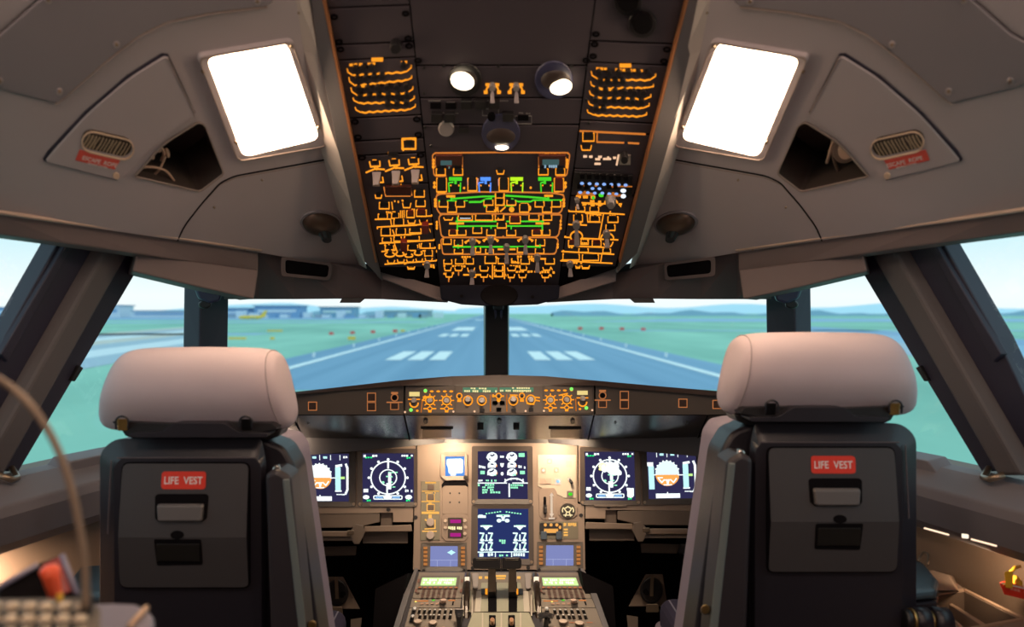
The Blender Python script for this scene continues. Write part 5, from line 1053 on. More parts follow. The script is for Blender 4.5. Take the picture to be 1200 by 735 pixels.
L = Lines(S, .0078); c5 = emit('dial_cream', (1, .80, .42), 1.0); X, Y = c(222, 388); L.arc(X, Y - 1, 6.5, 5.5, 160, 215, 1.3); L.arc(X, Y - 1, 6.5, 5.5, 325, 380, 1.3); L.line([(X - 5, Y - 4), (X - 1.5, Y + 1), (X - 3, Y + 6)], 1.3); L.line([(X + 5, Y - 4), (X + 1.5, Y + 1), (X + 3, Y + 6)], 1.3); L.line([(X - 3, Y - 3.5), (X, Y - 5.5), (X + 3, Y - 3.5)], 1.5); L.line([(X - 1, Y + 1), (X + 1, Y + 1)], 1.6); L.line([(X - 5, Y + 4.5), (X + 5, Y + 4.5)], 1.2); L.done('dial_marks', c5, t)
t = thing('autobrake_panel', 'dark lit handle block and text plate under the brake gauge', 'control panel')
prism('text_plate', S, rect(*c(58, 448, 282, 548)), .0015, .0035, mat('plate_olive', (.15, .13, .095), .5), t); prism('handle_block', S, rnd(rect(*c(62, 455, 190, 522)), 1.5, 2), .0035, .010, black, t, .001)
for x0 in (68, 155): prism('grip_foot', S, rnd(rect(*c(x0, 505, x0 + 34, 550)), 1, 2), .0035, .016, mat('grip_navy', (.05, .07, .10), .4), t, .001)
L = Lines(S, .0108); L.blob(*c(85, 488, 165, 512)); 
for x in (92, 125, 158): L.dot(*c(x, 466), 1.9, 2)
L.dot(*c(176, 480), 1.6, 2.2); L.done('lit_grip', emit('grip_orange', (.90, .42, .10), 1), t)
L = Lines(S, .0042); L.dashes(*c(198, 455, 272, 455), 4.2, 9); 
for y in (488, 505, 520): L.blob(*c(198, y, 222, y + 10))
L.done('lit_text', emit('legend_gold', (1, .52, .12)), t)
# beams, tray tables under the panel
for s, sd in ((1, 'left'), (-1, 'right')):
    K = (lambda x: x) if s == 1 else (lambda x: 1168.5 - x)
    dy = 0 if s == 1 else -3
    Pn = lambda pts, Y: [at(K(x), y + dy, Y) for x, y in pts]
    Hh = lambda nm, pts, Y0, Y1, m, par, bv=.002: hull(nm, Pn(pts, Y0), Pn(pts, Y1), m, par, bv)
    t = thing('support_beam', f'brown support beam under the {sd} displays', 'beam')
    Hh('beam', [(330, 602), (445, 602), (445, 612), (436, 614), (425, 617), (418, 618.5), (330, 619)], 2.43, 2.50, panel2, t)
    Hh('hanger', [(446, 598), (460, 598), (460, 622), (446, 622)], 2.45, 2.50, panel2, t); Hh('cross_bar', [(427, 617), (482, 615), (483, 623), (427, 623.5)], 2.40, 2.46, panelm, t); Hh('box', [(425, 623), (478, 623), (478, 637), (425, 637)], 2.44, 2.60, panel2, t)
    t = thing('tray_table', f'folded tray table with pale front edge under the {sd} displays', 'table')
    Hh('tray', [(362, 622.5), (411, 622.5), (411, 629.5), (363, 629.5)], 2.32, 2.44, panelm, t, .003); Hh('tray_lip', [(362, 630), (413, 630), (413, 634), (364, 634)], 2.33, 2.44, panel2, t)
    Hh('latch', [(407, 621.5), (415, 621.5), (415, 627), (407, 627)], 2.31, 2.33, screwm, t); Hh('bracket', [(411, 622), (417, 614), (426, 616), (428, 624), (421, 638), (415, 638), (411, 631)], 2.36, 2.44, panel2, t)
    t = thing('foot_rail', f'dim brown rail below the {sd} tray table', 'rail')
    Hh('rail', [(372, 641), (418, 640), (417, 651), (375, 652)], 2.55, 2.75, panel2, t); Hh('roller', [(357, 642), (372, 640), (374, 652), (360, 654)], 2.52, 2.60, dgrey, t, .006)
    # rudder pedals
    t = thing('rudder_pedal', f'round dark rudder pedal with brown kick plate in the {sd} footwell', 'pedal')
    PSd = PS(2.70); dx = 0 if s == 1 else 5; kk = (lambda x, y: (K(x) + (0 if s == 1 else -10), y + (0 if s == 1 else -3)))
    V = lambda pts, Y: [at(*kk(x, y), Y) for x, y in pts]
    hull('disc', V(ell(395, 695, 13.5, 16, 24), 2.60), V(ell(395, 695, 13.5, 16, 24), 2.64), black, t, .006); hull('centre_strap', V([(392, 676), (396, 676), (397, 702), (393, 702)], 2.585), V([(392, 676), (396, 676), (397, 702), (393, 702)], 2.60), screwm, t)
    disc('pivot', PS(2.60), *kk(402, 696), 3, 0, .02, vblack, t, 12); hull('kick_plate', V([(382, 676), (402, 676), (422, 714), (376, 714)], 2.68), V([(382, 676), (402, 676), (422, 714), (376, 714)], 2.72), panelm, t, .003)
    hull('foot_bar', V([(411, 726), (424, 724), (422, 745), (411, 745)], 2.5), V([(411, 726), (424, 724), (422, 745), (411, 745)], 2.6), panel2, t); hull('buckle', V(rnd([(387, 711), (401, 711), (402, 721), (386, 721)], 2, 2), 2.55), V(rnd([(387, 711), (401, 711), (402, 721), (386, 721)], 2, 2), 2.58), screwm, t, .002)
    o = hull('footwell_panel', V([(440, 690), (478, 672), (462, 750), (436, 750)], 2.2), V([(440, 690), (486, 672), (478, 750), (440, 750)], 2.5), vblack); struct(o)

# ================================================================== pedestal
S = S_ped
PD = thing('centre_pedestal', 'beige grey centre pedestal sloping back between the two seats', 'console')
ol = [(486, 669), (684, 669), (700, 700), (713, 738), (740, 800), (445, 800), (463, 738), (474, 700)]
P3 = [S(*p) for p in ol]; hull('body', [p + Vector((0, 0, -.001)) for p in P3], [Vector((p.x, p.y, .02)) for p in P3], dgrey, PD, .002)
prism('side_trim', S, [(486, 669), (490, 669), (478, 706), (466, 745), (459, 745), (473, 700)], -.02, .008, railm, PD, .002); prism('side_trim', S, [(680, 669), (684, 669), (700, 700), (716, 745), (709, 745), (694, 704)], -.02, .008, railm, PD, .002)
def unit(sd):
    L_ = sd == 'left'
    # centre lines in the photograph
    tl, tr, bl, br = ((491, 671), (545, 671), (474, 735), (536, 735)) if L_ else ((629, 671), (681, 671), (637, 735), (707, 735))
    def Q(u, v): a = Vector(tl).lerp(Vector(tr), u); b = Vector(bl).lerp(Vector(br), u); return tuple(a.lerp(b, v))
    T = type('TT', (), {'__call__': lambda s, u, v, h=0.: S_pedT(*Q(u, v), h)})()
    t = thing('keypad_unit', f'{sd} pedestal keypad unit with lime text screen and dark key rows', 'control panel')
    prism('plate', T, rect(0, 0, 1, .47), 0, .006, pedm, t, .0015); prism('screen_frame', T, rect(.06, .06, .90, .30), .006, .008, mat('frame_brown_grey', (.15, .13, .12), .5), t, .001)
    prism('screen', T, rect(.10, .095, .84, .24), .008, .0095, lcd, t); L = Lines(T, .0102); L.dashes(.14, .12, .80, .12, .045, 16, 3); L.dashes(.14, .17, .76, .17, .045, 14, 8); L.done('screen_text', emit('lcd_bright', (1, 1, .85), 1.2), t)
    for k in range(8):
        u0 = .06 + .108 * k
        for r_ in range(2 if k else 1): prism('key_bar', T, rect(u0, .31 + .085 * r_ + (.05 if k == 0 else 0), u0 + .06, .385 + .085 * r_), .006, .011, mat('key_dark_brown', (.10, .06, .05), .5), t)
        prism('top_key', T, rect(u0 + .01, .262, u0 + .075, .288), .008, .012, mat('key_copper_brown', (.42, .17, .09), .5), t)
    for u, v in ((.02, .12), (.94, .12), (.02, .3), (.95, .3)): prism('side_key', T, rect(u, v, u + .04, v + .06), .006, .010, mat('key_red_brown', (.22, .10, .08), .5), t)
    t = thing('radio_unit', f'{sd} pedestal radio unit with orange strips and two stacked tan knobs', 'control panel')
    prism('plate', T, rect(0, .48, 1, .645), 0, .006, pedm, t, .001); L = Lines(T, .0066); L.blob(.06, .515, .34, .53); L.blob(.74, .505, .88, .52); L.done('lit_strip', emit('strip_orange', (.85, .25, .05), .9), t)
    L = Lines(T, .0068); L.dot(.44, .51, .035, .012); L.done('green_lamp', lgreen, t); L = Lines(T, .007); L.dot(.09 if L_ else .22, .535, .022, .013); L.done('yellow_lamp', sy, t)
    hull('knob', [T(.64 + .075 * math.cos(a), .545 + .03 * math.sin(a), .006) for a in [i * .524 for i in range(12)]], [T(.64 + .07 * math.cos(a), .53 + .028 * math.sin(a), .018) for a in [i * .524 for i in range(12)]], mat('knob_tan2', (.55, .40, .33), .4), t, .001)
    hull('knob_cap', [T(.64 + .065 * math.cos(a), .525 + .026 * math.sin(a), .018) for a in [i * .524 for i in range(12)]], [T(.64 + .06 * math.cos(a), .50 + .024 * math.sin(a), .034) for a in [i * .524 for i in range(12)]], mat('knob_tan2', (.55, .40, .33), .4), t, .001)
    for u in (.2, .3, .4, .5): prism('small_key', T, rect(u, .555, u + .06, .585), .006, .009, mat('key_tan', (.42, .27, .2), .5), t)
    prism('slot', T, rect(.83, .53, .86, .60), .006, .008, vblack, t)
    t = thing('audio_unit', f'{sd} pedestal audio unit with rows of black keys tipped white', 'control panel')
    prism('plate', T, rect(0, .655, 1, 1.3), 0, .006, pedm, t, .001)
    u0 = [0.10, .21, .31, .41, .51, .61, .72, .83] if L_ else [.10, .24, .34, .44, .55, .66, .76]
    for i, u in enumerate(u0[1:]):
        for r_ in range(2):
            v_ = .71 + r_ * .095; uu = u + (.035 if r_ and i < 3 else 0)
            hull('rocker_key', [T(uu - .03, v_ - .02, .006), T(uu + .03, v_ - .02, .006), T(uu + .03, v_ + .05, .006), T(uu - .03, v_ + .05, .006)], [T(uu - .026, v_ - .015, .019), T(uu + .026, v_ - .015, .019), T(uu + .026, v_ + .02, .012), T(uu - .026, v_ + .02, .012)], black, t)
            L = dome('white_tip', T, uu, v_ - .03, .024, .014, .010, mat('tip_white', (.85, .85, .85), .3), t, 3, 8, .016)
    hull('tall_key', [T(u0[0] + x, .70 + y, .006) for x, y in ((-.04, 0), (.04, 0), (.04, .2), (-.04, .2))], [T(u0[0] + x, .70 + y, .016) for x, y in ((-.035, 0), (.035, 0), (.035, .19), (-.035, .19))], black, t)
    for v_ in (.66, .80): dome('white_tip', T, u0[0], v_, .04, .035, .014, mat('tip_white', (.85, .85, .85), .3), t, 4, 10, .016)
    for u, v_ in ((.22, .90), (.52, .92)) if L_ else ((.35, .90), (.62, .93)): hull('flat_knob', [T(u + .09 * math.cos(a), v_ + .05 * math.sin(a), .006) for a in [i * .524 for i in range(12)]], [T(u + .07 * math.cos(a), v_ - .01 + .035 * math.sin(a), .022) for a in [i * .524 for i in range(12)]], mat('knob_cream', (.60, .48, .40), .45), t, .001)
    for u in (.18, .40, .74): disc('round_key', T, u, 1.03, .045, .006, .009, mat('key_tan', (.42, .27, .2)), t, 10)
    if not L_:
        for u in (.5, .8): prism('slot', T, rect(u - .06, .91, u + .05, .925), .006, .0075, mat('key_copper_brown', (.3, .15, .08)), t)
unit('left'); unit('right')
# thrust quadrant
S = S_pedT
Q3 = thing('thrust_quadrant', 'olive thrust quadrant with two brown levers in the middle of the pedestal', 'lever')
prism('deck', S, [(547, 671), (630, 671), (634, 718), (543, 718)], 0, .006, pedm, Q3, .001)
prism('olive_deck', S, [(564, 683), (610, 683), (617, 717), (560, 717)], .006, .010, quad, Q3, .001)
for a_, b_ in ((547, 551), (556, 563), (614, 621), (626, 630)): prism('raised_strip', S, [(a_ + (2 if a_ < 580 else -2), 693), (b_ + (2 if a_ < 580 else -2), 693), (b_, 717), (a_, 717)], .006, .012, quad if a_ in (547, 626) else mat('strip_cream', (.5, .45, .38), .4), Q3, .001)
for x in (577, 601): prism('lever_slot', S, [(x - 5, 682), (x + 5, 682), (x + 5, 717), (x - 5, 717)], .009, .0112, vblack, Q3)
for x in (568, 609): prism('side_stop', S, rect(x - 4, 690, x + 4, 697), .010, .013, black, Q3)
L = Lines(S, .0135); 
for x in (570, 606): L.blob(x - 1.3, 690, x + 1.3, 697)
L2 = Lines(S, .0075)
for x in (563, 570, 608, 621): L2.blob(x - 2, 675.5, x + 2, 678.5)
L2.blob(581, 674, 593, 676.5); L2.blob(582, 677.5, 592, 679); L2.blob(617, 681.5, 620.5, 685); L.done('lit_stop', amber, Q3); L2.done('lit_legend', emit('legend_gold', (1, .5, .1)), Q3)
cyc = [(.0, 2.16), ]
for x, sgn in ((576.5, -1), (600.5, 1)):
    # lever arm rising from the slot toward the panel, then the crossbar grip
    Yb, Yt = 2.20, 2.16
    a = [at(x - 4.4, 716, 2.21), at(x + 4.4, 716, 2.21), at(x + 4.4, 716, 2.24), at(x - 4.4, 716, 2.24)]
    m1 = [at(x - 5, 694, 2.15), at(x + 5, 694, 2.15), at(x + 5, 694, 2.18), at(x - 5, 694, 2.18)]
    tp = [at(x - 4.3, 664, 2.12), at(x + 4.3, 664, 2.12), at(x + 4.3, 664, 2.15), at(x - 4.3, 664, 2.15)]
    l = hull('lever_foot', a, m1, black, Q3, .002); l = hull('lever_arm', m1, tp, brownk, Q3, .002)
    xx = (554, 586.3) if sgn < 0 else (588.3, 611)
    g = hull('lever_grip', [at(px_, py_, 2.10) for px_, py_ in rnd([(xx[0], 653), (xx[1], 653), (xx[1], 667), (xx[0], 667)], [4 if sgn < 0 else 0, 0 if sgn < 0 else 4, 0 if sgn < 0 else 4, 4 if sgn < 0 else 0], 4)], [at(px_, py_, 2.15) for px_, py_ in rnd([(xx[0], 653), (xx[1], 653), (xx[1], 667), (xx[0], 667)], [4 if sgn < 0 else 0, 0 if sgn < 0 else 4, 0 if sgn < 0 else 4, 4 if sgn < 0 else 0], 4)], black, Q3, .003)
    hull('grip_top_plate', [at(px_, py_, 2.098) for px_, py_ in ((xx[0] + 4, 654.4), (xx[1] - 1.5 - (2 if sgn > 0 else 0), 654.4), (xx[1] - 1.5 - (2 if sgn > 0 else 0), 656.6), (xx[0] + 4, 656.6))], [at(px_, py_, 2.11) for px_, py_ in ((xx[0] + 4, 654.4), (xx[1] - 1.5, 654.4), (xx[1] - 1.5, 656.6), (xx[0] + 4, 656.6))], chrome, Q3, .0005)
hull('centre_blade', [at(x, y, 2.10) for x, y in ((586.6, 654), (588, 654), (588, 669), (586.6, 669))], [at(x, y, 2.14) for x, y in ((586.6, 654), (588, 654), (588, 669), (586.6, 669))], chrome, Q3)
hull('disconnect_button', [at(x, y, 2.11) for x, y in ((581, 666), (594, 666), (594, 668), (581, 668))], [at(x, y, 2.13) for x, y in ((581, 666), (594, 666), (594, 668), (581, 668))], chrome, Q3)
for x, sd in ((548, 'left'), (628, 'right')):
    t = thing('trim_wheel', f'{sd} black trim wheel with bright rim beside the thrust levers', 'wheel')
    x_ = x - .5 if sd == 'left' else x + .5
    c0 = at(x, 700, 2.215); R = .157; v, f = [], []; n = 64; wd = .0080
    for i in range(n):
        a_ = 2 * math.pi * i / n
        for (r_, ww) in ((R - .004, -wd), (R, -wd * .5), (R, wd * .5), (R - .004, wd), (R * .8, wd), (R * .8, -wd)): v.append((c0.x + ww, 2.215 + math.cos(a_) * r_, .470 + math.sin(a_) * r_))
    for i in range(n):
        j = (i + 1) % n
        for k_ in range(6): f.append((i * 6 + k_, i * 6 + (k_ + 1) % 6, j * 6 + (k_ + 1) % 6, j * 6 + k_))
    mk('wheel_rim', v, f, mat('wheel_gloss', (.03, .02, .015), .28, .3), t, .001)
    hull('white_mark', [at(x_ - 3, 676, 2.185), at(x_ + 3, 676, 2.185), at(x_ + 3, 685, 2.175), at(x_ - 3, 685, 2.175)], [at(x_ - 3, 676, 2.20), at(x_ + 3, 676, 2.20), at(x_ + 3, 685, 2.19), at(x_ - 3, 685, 2.19)], mat('tip_white', (.85, .85, .85)), t, .001)
    for dx in (-5.2, 5.2): prism('rim_guard', S, [(x + dx - .8, 697), (x + dx + .8, 697), (x + dx + .8, 722), (x + dx - .8, 722)], .005, .020, mat('strip_cream', (.5, .45, .38)), t, .0005)
# stepped cover behind the levers
t = thing('lever_cover', 'olive stepped cover with ribs and two copper start knobs behind the thrust levers', 'cover')
prism('cover', S, [(554, 718), (620, 718), (628, 737), (634, 760), (541, 760), (547, 737)], .006, .022, quad, t, .002)
for x in (565.5, 587.5, 610): prism('rib', S, [(x - .8, 718), (x + .8, 718), (x + .9, 755), (x - .9, 755)], .022, .025, mat('strip_cream', (.5, .45, .38)), t)
for x in (577, 599.5):
    prism('recess', S, rnd([(x - 4, 721), (x + 4, 721), (x + 4, 737), (x - 4, 737)], 1), .022, .0235, vblack, t); hull('start_knob', [S(x_, y_, .0235) for x_, y_ in ell(x, 731, 3, 3, 12)], [S(x_, y_, .045) for x_, y_ in ell(x, 726, 2.6, 2.4, 12)], mat('copper_knob', (.60, .33, .20), .3, .5), t, .001)
t = thing('speedbrake_lever', 'tapered black lever left of the olive cover', 'lever')
hull('grip', [S(x, y, .05) for x, y in ((532, 714), (544, 714), (541, 722), (535, 722))], [S(x, y, .008) for x, y in ((535, 728), (541, 728), (540, 742), (536, 742))], black, t, .003); prism('slot', S, rect(536, 716, 540, 745), .006, .0075, vblack, t); prism('top_glint', S, rect(534, 713.4, 542, 714.6), .048, .052, knobm, t)
t = thing('flap_lever', 'black T shaped flap lever with flat head right of the olive cover', 'lever')
hull('head', [S(x, y, .05) for x, y in rnd([(629, 719), (640, 717), (650, 720), (648, 726), (640, 724), (632, 726)], 1.2, 2)], [S(x, y, .062) for x, y in rnd([(630, 719), (640, 717), (649, 720), (647, 725), (640, 723), (633, 725)], 1.2, 2)], black, t, .003)
hull('stem', [S(x, y, .006) for x, y in ((637, 730), (643, 730), (643, 742), (637, 742))], [S(x, y, .052) for x, y in ((638, 722), (642, 722), (642, 726), (638, 726))], black, t, .002)
for x in (557, 619): 
    prism('start_lever_guard', S, rnd([(x - 4, 672), (x + 4, 672), (x + 3, 690), (x - 3, 690)], 1.5, 2), .006, .016, knobm, Q3, .002)

# ================================================================== seats
def seat(sd):
    S = PS(1.34)
    n_ = f'{sd} pilot seat'
    t = thing('pilot_seat', f'{sd} dark plastic pilot seat seen from behind, red life vest placard on its back', 'seat')
    B = lambda nm, pts, Y0, Y1, m, par=t, bv=.004, r=0: hull(nm, [at(x, y, Y0) for x, y in (rnd(pts, r, 4) if r else pts)], [at(x, y, Y0) + Vector((0, Y1 - Y0, 0)) for x, y in (rnd(pts, r, 4) if r else pts)], m, par, bv, 3)
    B('back_shell', [(120, 532), (134, 516), (305, 514), (332, 524), (346, 548), (380, 790), (120, 790)], 1.385, 1.47, shell, r=8, bv=.010)
    # raised centre with sloping shoulders
    out = rnd([(117, 530), (134, 514), (306, 513), (312, 540), (312, 790), (117, 790)], [10, 12, 6, 6, 0, 0]); inn = rnd([(134, 545), (144, 536), (298, 536), (306, 545), (307, 790), (134, 790)], [6, 8, 6, 6, 0, 0])
    a = [at(x, y, 1.39) for x, y in out]; b = [at(x, y, 1.36) + Vector((0, 0, 0)) for x, y in out]; cc = [at(x, y, 1.345) for x, y in inn]; N = len(out)
    mk('back_spine', a + b + cc, [(i, (i + 1) % N, N + (i + 1) % N, N + i) for i in range(N)] + [(N + i, N + (i + 1) % N, 2 * N + (i + 1) % N, 2 * N + i) for i in range(N)] + [tuple(range(2 * N, 3 * N))], shell, t, .006, seg=3)
    L = Lines(PS(1.346), .002); L.line([(138, 536.5), (300, 536.5)], 1.3); L.done('top_ridge_sheen', mat('ridge_sheen', (.12, .10, .11), .3), t)  # sheen on the ridge painted as a paler line
    L = Lines(PS(1.346), .003); L.line([(131, 540), (128, 600), (127, 625)], 1.2); L.done('side_ridge_sheen', mat('ridge_sheen', (.12, .10, .11), .3), t)  # same painted sheen down the side ridge
    L = Lines(PS(1.346), .002); L.loop(rnd([(144, 542), (293, 542), (293, 688.5), (141, 688.5)], [9, 9, 8, 10], 4), 1.6); L.done('door_gap', vblack, t)
    # life vest door, creased
    P = rnd([(145, 543), (292, 543), (292, 687.5), (142, 687.5)], [8, 8, 7, 9], 4)
    def dp(y): return .004 + .012 * (1 - abs(y - 627) / (84 if y < 627 else 61))
    up = [p for p in P if p[1] <= 627]; lo = [p for p in P if p[1] > 627]
    # split ring at the crease
    xs = sorted(up, key=lambda p: math.atan2(p[1] - 600, p[0] - 218))
    lc, rc = (143.4, 627), (292, 627)
    U = [p for p in P if p[1] < 627]; i0 = P.index(U[0])
    Up = [p for p in P if p[1] < 627 and p[0] < 218] + [p for p in P if p[1] < 627 and p[0] >= 218]
    Up = sorted([p for p in Up if p[0] < 218], key=lambda p: -p[1]) + sorted([p for p in Up if p[0] >= 218], key=lambda p: p[1] + p[0] * .01)
    Lo = sorted([p for p in P if p[1] > 627 and p[0] >= 218], key=lambda p: p[1] - p[0] * .01) + sorted([p for p in P if p[1] > 627 and p[0] < 218], key=lambda p: -p[1] - p[0] * .01)
    d = thing('x', '', ''); bpy.data.objects.remove(d)
    v = [S(*lc, dp(627))] + [S(x, y, dp(y)) for x, y in Up] + [S(*rc, dp(627))]; v2 = [S(*rc, dp(627))] + [S(x, y, dp(y)) for x, y in Lo] + [S(*lc, dp(627))]
    nn = len(v); door = mk('life_vest_door', v + v2 + [S(lc[0], lc[1], -.01)], [tuple(range(nn)), tuple(range(nn, nn + len(v2)))], shell2, t)
    T = type('D', (), {'__call__': lambda s, x, y, h=0.: S(x, y, dp(y) + h)})()
    pl = prism('placard', T, rnd([(191.5, 552), (243, 552), (243, 572), (191.5, 572)], 4, 4), 0, .0012, red, door)
    text('LIFE  VEST', T, (195, 566.3), (239.5, 566.3), (195, 557.6), white, pl, .0018)
    rc_ = rnd([(184.5, 580), (188, 577.5), (244, 577.5), (247, 580), (246, 605), (241, 609), (190, 609), (185.5, 605)], 1.5, 2)
    prism('handle_recess', T, rc_, 0, .0006, vblack, door)
    hull('door_handle', [T(x, y, .001) for x, y in rnd([(188, 588), (243, 588), (242, 608), (190, 608)], 2, 2)], [T(x, y, .009) for x, y in rnd([(189, 590), (242, 590), (241, 607), (191, 607)], 2, 2)], mat('handle_grey', (.13, .12, .12), .4), door, .002)
    prism('finger_notch', T, ell(212, 624, 8, 5, 14), 0, .0007, vblack, door); prism('pull_pocket', T, rnd([(185, 629), (240, 629), (240, 660), (187, 661)], 2, 2), 0, .0008, vblack, door)
    prism('pocket_flap', T, rect(188, 634, 238, 655), .001, .004, mat('flap_black', (.012, .011, .010), .35), door, .001)
    # stowed armrest on the inboard side
    ar = B('armrest', [(310, 556), (324, 550), (340, 559), (362, 790), (318, 790)], 1.30, 1.37, mat('armrest_charcoal', (.030, .026, .032), .42), bv=.008)
    hull('armrest_edge', [at(x, y, 1.296) for x, y in ((331, 562), (339, 561), (362, 760), (352, 760))], [at(x, y, 1.31) for x, y in ((331, 562), (339, 561), (362, 760), (352, 760))], mat('edge_teal_grey', (.16, .19, .19), .35), ar, .002)
    hull('release_knob', [at(x, y, 1.31) for x, y in ell(324, 550, 5, 4, 12)], [at(x, y, 1.33) for x, y in ell(325, 547, 4, 3.5, 12)], chrome, ar, .002)
    hull('hinge_boss', [at(x, y, 1.30) for x, y in ell(366, 733, 5, 6, 14)], [at(x, y, 1.33) for x, y in ell(366, 733, 5, 6, 14)], mat('brass', (.45, .3, .12), .3, .9), t, .002)
    # fabric edge of the front cushion
    B('back_cushion', [(150, 520), (318, 512), (338, 516), (347, 530), (384, 790), (150, 790)], 1.47, 1.58, piping, bv=.016, r=5)
    # headrest bracket
    B('headrest_bracket', [(140, 502), (330, 503), (326, 512), (312, 517), (160, 517), (146, 511)], 1.37, 1.43, black, bv=.004)
    B('bracket_arch', rnd([(150, 508), (190, 506), (202, 496), (262, 496), (280, 507), (315, 508), (312, 513), (152, 513)], 4, 3), 1.32, 1.37, shell, bv=.004)
    # headrest pillow, lofted
    hx, hy, hz = .159, .072, .073; C0 = at(235, 456, 1.39); v, f = [], []; nu, nv = 30, 28
    for i in range(nu + 1):
        a_ = -1 + 2 * i / nu; a_ = math.copysign(abs(a_) ** .75, a_); a_ = max(-.9995, min(.9995, a_)); s = (1 - abs(a_) ** 6.5) ** (1 / 3.2)
        for j in range(nv):
            th = 2 * math.pi * j / nv; cy, cz = math.cos(th), math.sin(th); r_ = (abs(cy) ** 2.7 + abs(cz) ** 2.7) ** (-1 / 2.7); y, z = cy * r_, cz * r_
            yy = y * hy * s; zz = z * hz * (.42 + .58 * (1 - abs(a_) ** 10) ** (1 / 2.6))
            xx = a_ * hx * (1 - z * (.13 if a_ < 0 else .075)); sag = -.004 * (a_ * a_) * (z > 0) * z
            if yy < 0: yy *= 1 - .62 * max(0, -z - .05) ** 1.25
            v.append((C0.x + xx, C0.y + yy, C0.z + zz * (1) + sag))
    for i in range(nu):
        for j in range(nv): f.append((i * nv + j, i * nv + (j + 1) % nv, (i + 1) * nv + (j + 1) % nv, (i + 1) * nv + j))
    f += [tuple(range(nv)), tuple(range(nu * nv, (nu + 1) * nv))]
    h = mk('headrest', v, f, fabric, t, 0, True); ss = h.modifiers.new('s', 'SUBSURF'); ss.levels = 1; ss.render_levels = 1
    i = nu - 3; ringp = [Vector(v[i * nv + j]) for j in range(nv)] + [Vector(v[i * nv])]
    cen = sum(ringp[:-1], Vector()) / nv; tube('seam', [cen + (p - cen) * 1.003 for p in ringp], .0010, mat('seam_mauve', (.40, .34, .36), .9), h, 5)
    for x in (143, 288): hull('strap', [at(x - 6, 491, 1.315), at(x + 6, 491, 1.315), at(x + 7, 505, 1.335), at(x - 5, 505, 1.335)], [at(x - 6, 491, 1.33), at(x + 6, 491, 1.33), at(x + 7, 505, 1.35), at(x - 5, 505, 1.35)], ochre if x < 200 else black, h, .002)
    for x in (143, 288): tube('strap_ring', curve([at(x - 7, 503, 1.312), at(x - 7, 492, 1.310), at(x, 488, 1.31), at(x + 7, 492, 1.31), at(x + 7, 503, 1.312)], 4), .0017, shell, h, 6)
    B('headrest_base', rnd([(130, 494), (200, 497), (240, 495), (318, 496), (325, 503), (300, 507), (150, 507)], 3, 3), 1.335, 1.40, black, h, .004)
    # cushion, pan, pedestal foot
    cm = mat('striped_cushion', (.05, .045, .09), .85)
    if not cm.get('done'):
        nt_ = cm.node_tree; g_ = nt_.nodes.new('ShaderNodeTexCoord'); w_ = nt_.nodes.new('ShaderNodeTexWave'); w_.inputs['Scale'].default_value = 13; w_.bands_direction = 'X'; w_.inputs['Distortion'].default_value = 0
        r_ = nt_.nodes.new('ShaderNodeValToRGB'); r_.color_ramp.elements[0].position = .93; r_.color_ramp.elements[0].color = (.045, .040, .085, 1); r_.color_ramp.elements[1].position = .98; r_.color_ramp.elements[1].color = (.30, .30, .38, 1)
        nt_.links.new(g_.outputs['Object'], w_.inputs['Vector']); nt_.links.new(w_.outputs['Fac'], r_.inputs[0]); nt_.links.new(r_.outputs[0], nt_.nodes['Principled BSDF'].inputs['Base Color']); cm['done'] = 1
    box('seat_cushion', -.72, -.355, 1.50, 1.90, .55, .655, cm, t, .03, 4); box('cushion_edge', -.735, -.345, 1.48, 1.905, .545, .60, piping, t, .02, 3)
    box('seat_pan', -.74, -.34, 1.36, 1.90, .47, .55, black, t, .01); box('seat_foot', -.66, -.42, 1.42, 1.78, .0, .47, shell, t, .01)
    box('side_bar', -.765, -.74, 1.38, 1.75, .60, .66, shell, t, .008)
seat('left')
SH = .022; setx(-1, SH, .026); seat('right'); setx()

# ================================================================== right side console
S = S_ceil
t = thing('side_console', 'brown side console with an open storage bin right of the right seat', 'console')
Zc = .80
def cz(px, py, Z=Zc): Y = (ZC - Z) * F / (py - PY); return at(px, py, Y)
top_ = [cz(1084, 672), cz(1115, 672), cz(1130, 690), cz(1240, 742), cz(1290, 800), cz(1150, 830), cz(1080, 706), cz(1084, 690)]
top_ = [Vector((min(p.x, wx(p.y) + .025), p.y, p.z)) for p in top_]
hole_ = [cz(1086, 701), cz(1130, 694), cz(1196, 727), cz(1130, 737)]
fl = lambda L: [Vector((p.x, p.y, 0)) for p in L]
tri = tessellate_polygon([fl(top_), fl(hole_)]); mk('top', top_ + hole_, tri, consm, t)
mk('bin', hole_ + [p - Vector((0, 0, .10)) for p in hole_], [(i, (i + 1) % 4, 4 + (i + 1) % 4, 4 + i) for i in range(4)] + [(4, 5, 6, 7)], mat('bin_brown', (.10, .07, .055), .6), t)
L = Lines(type('CZ', (), {'__call__': lambda s, x, y, h=0.: cz(x, y) + Vector((0, 0, h))})(), .004); L.loop([(1084, 700), (1130, 692.5), (1199, 727), (1130, 740)], 2.2); L.done('bin_rim', mat('rim_wood', (.42, .29, .21), .5), t)
hull('bin_divider', [cz(1112, 708, .79), cz(1116, 707, .79), cz(1158, 733, .79), cz(1153, 735, .79)], [cz(1112, 708, .79) - Vector((0, 0, .05)), cz(1116, 707, .79) - Vector((0, 0, .05)), cz(1158, 733, .79) - Vector((0, 0, .05)), cz(1153, 735, .79) - Vector((0, 0, .05))], mat('rim_wood', (.42, .29, .21)), t, .001)
P_ = [Vector((p.x, p.y, Zc - .002)) for p in top_]; mk('sides', P_ + [Vector((p.x, p.y, .3)) for p in P_], [(i, (i + 1) % 8, 8 + (i + 1) % 8, 8 + i) for i in range(8)], consm, t)
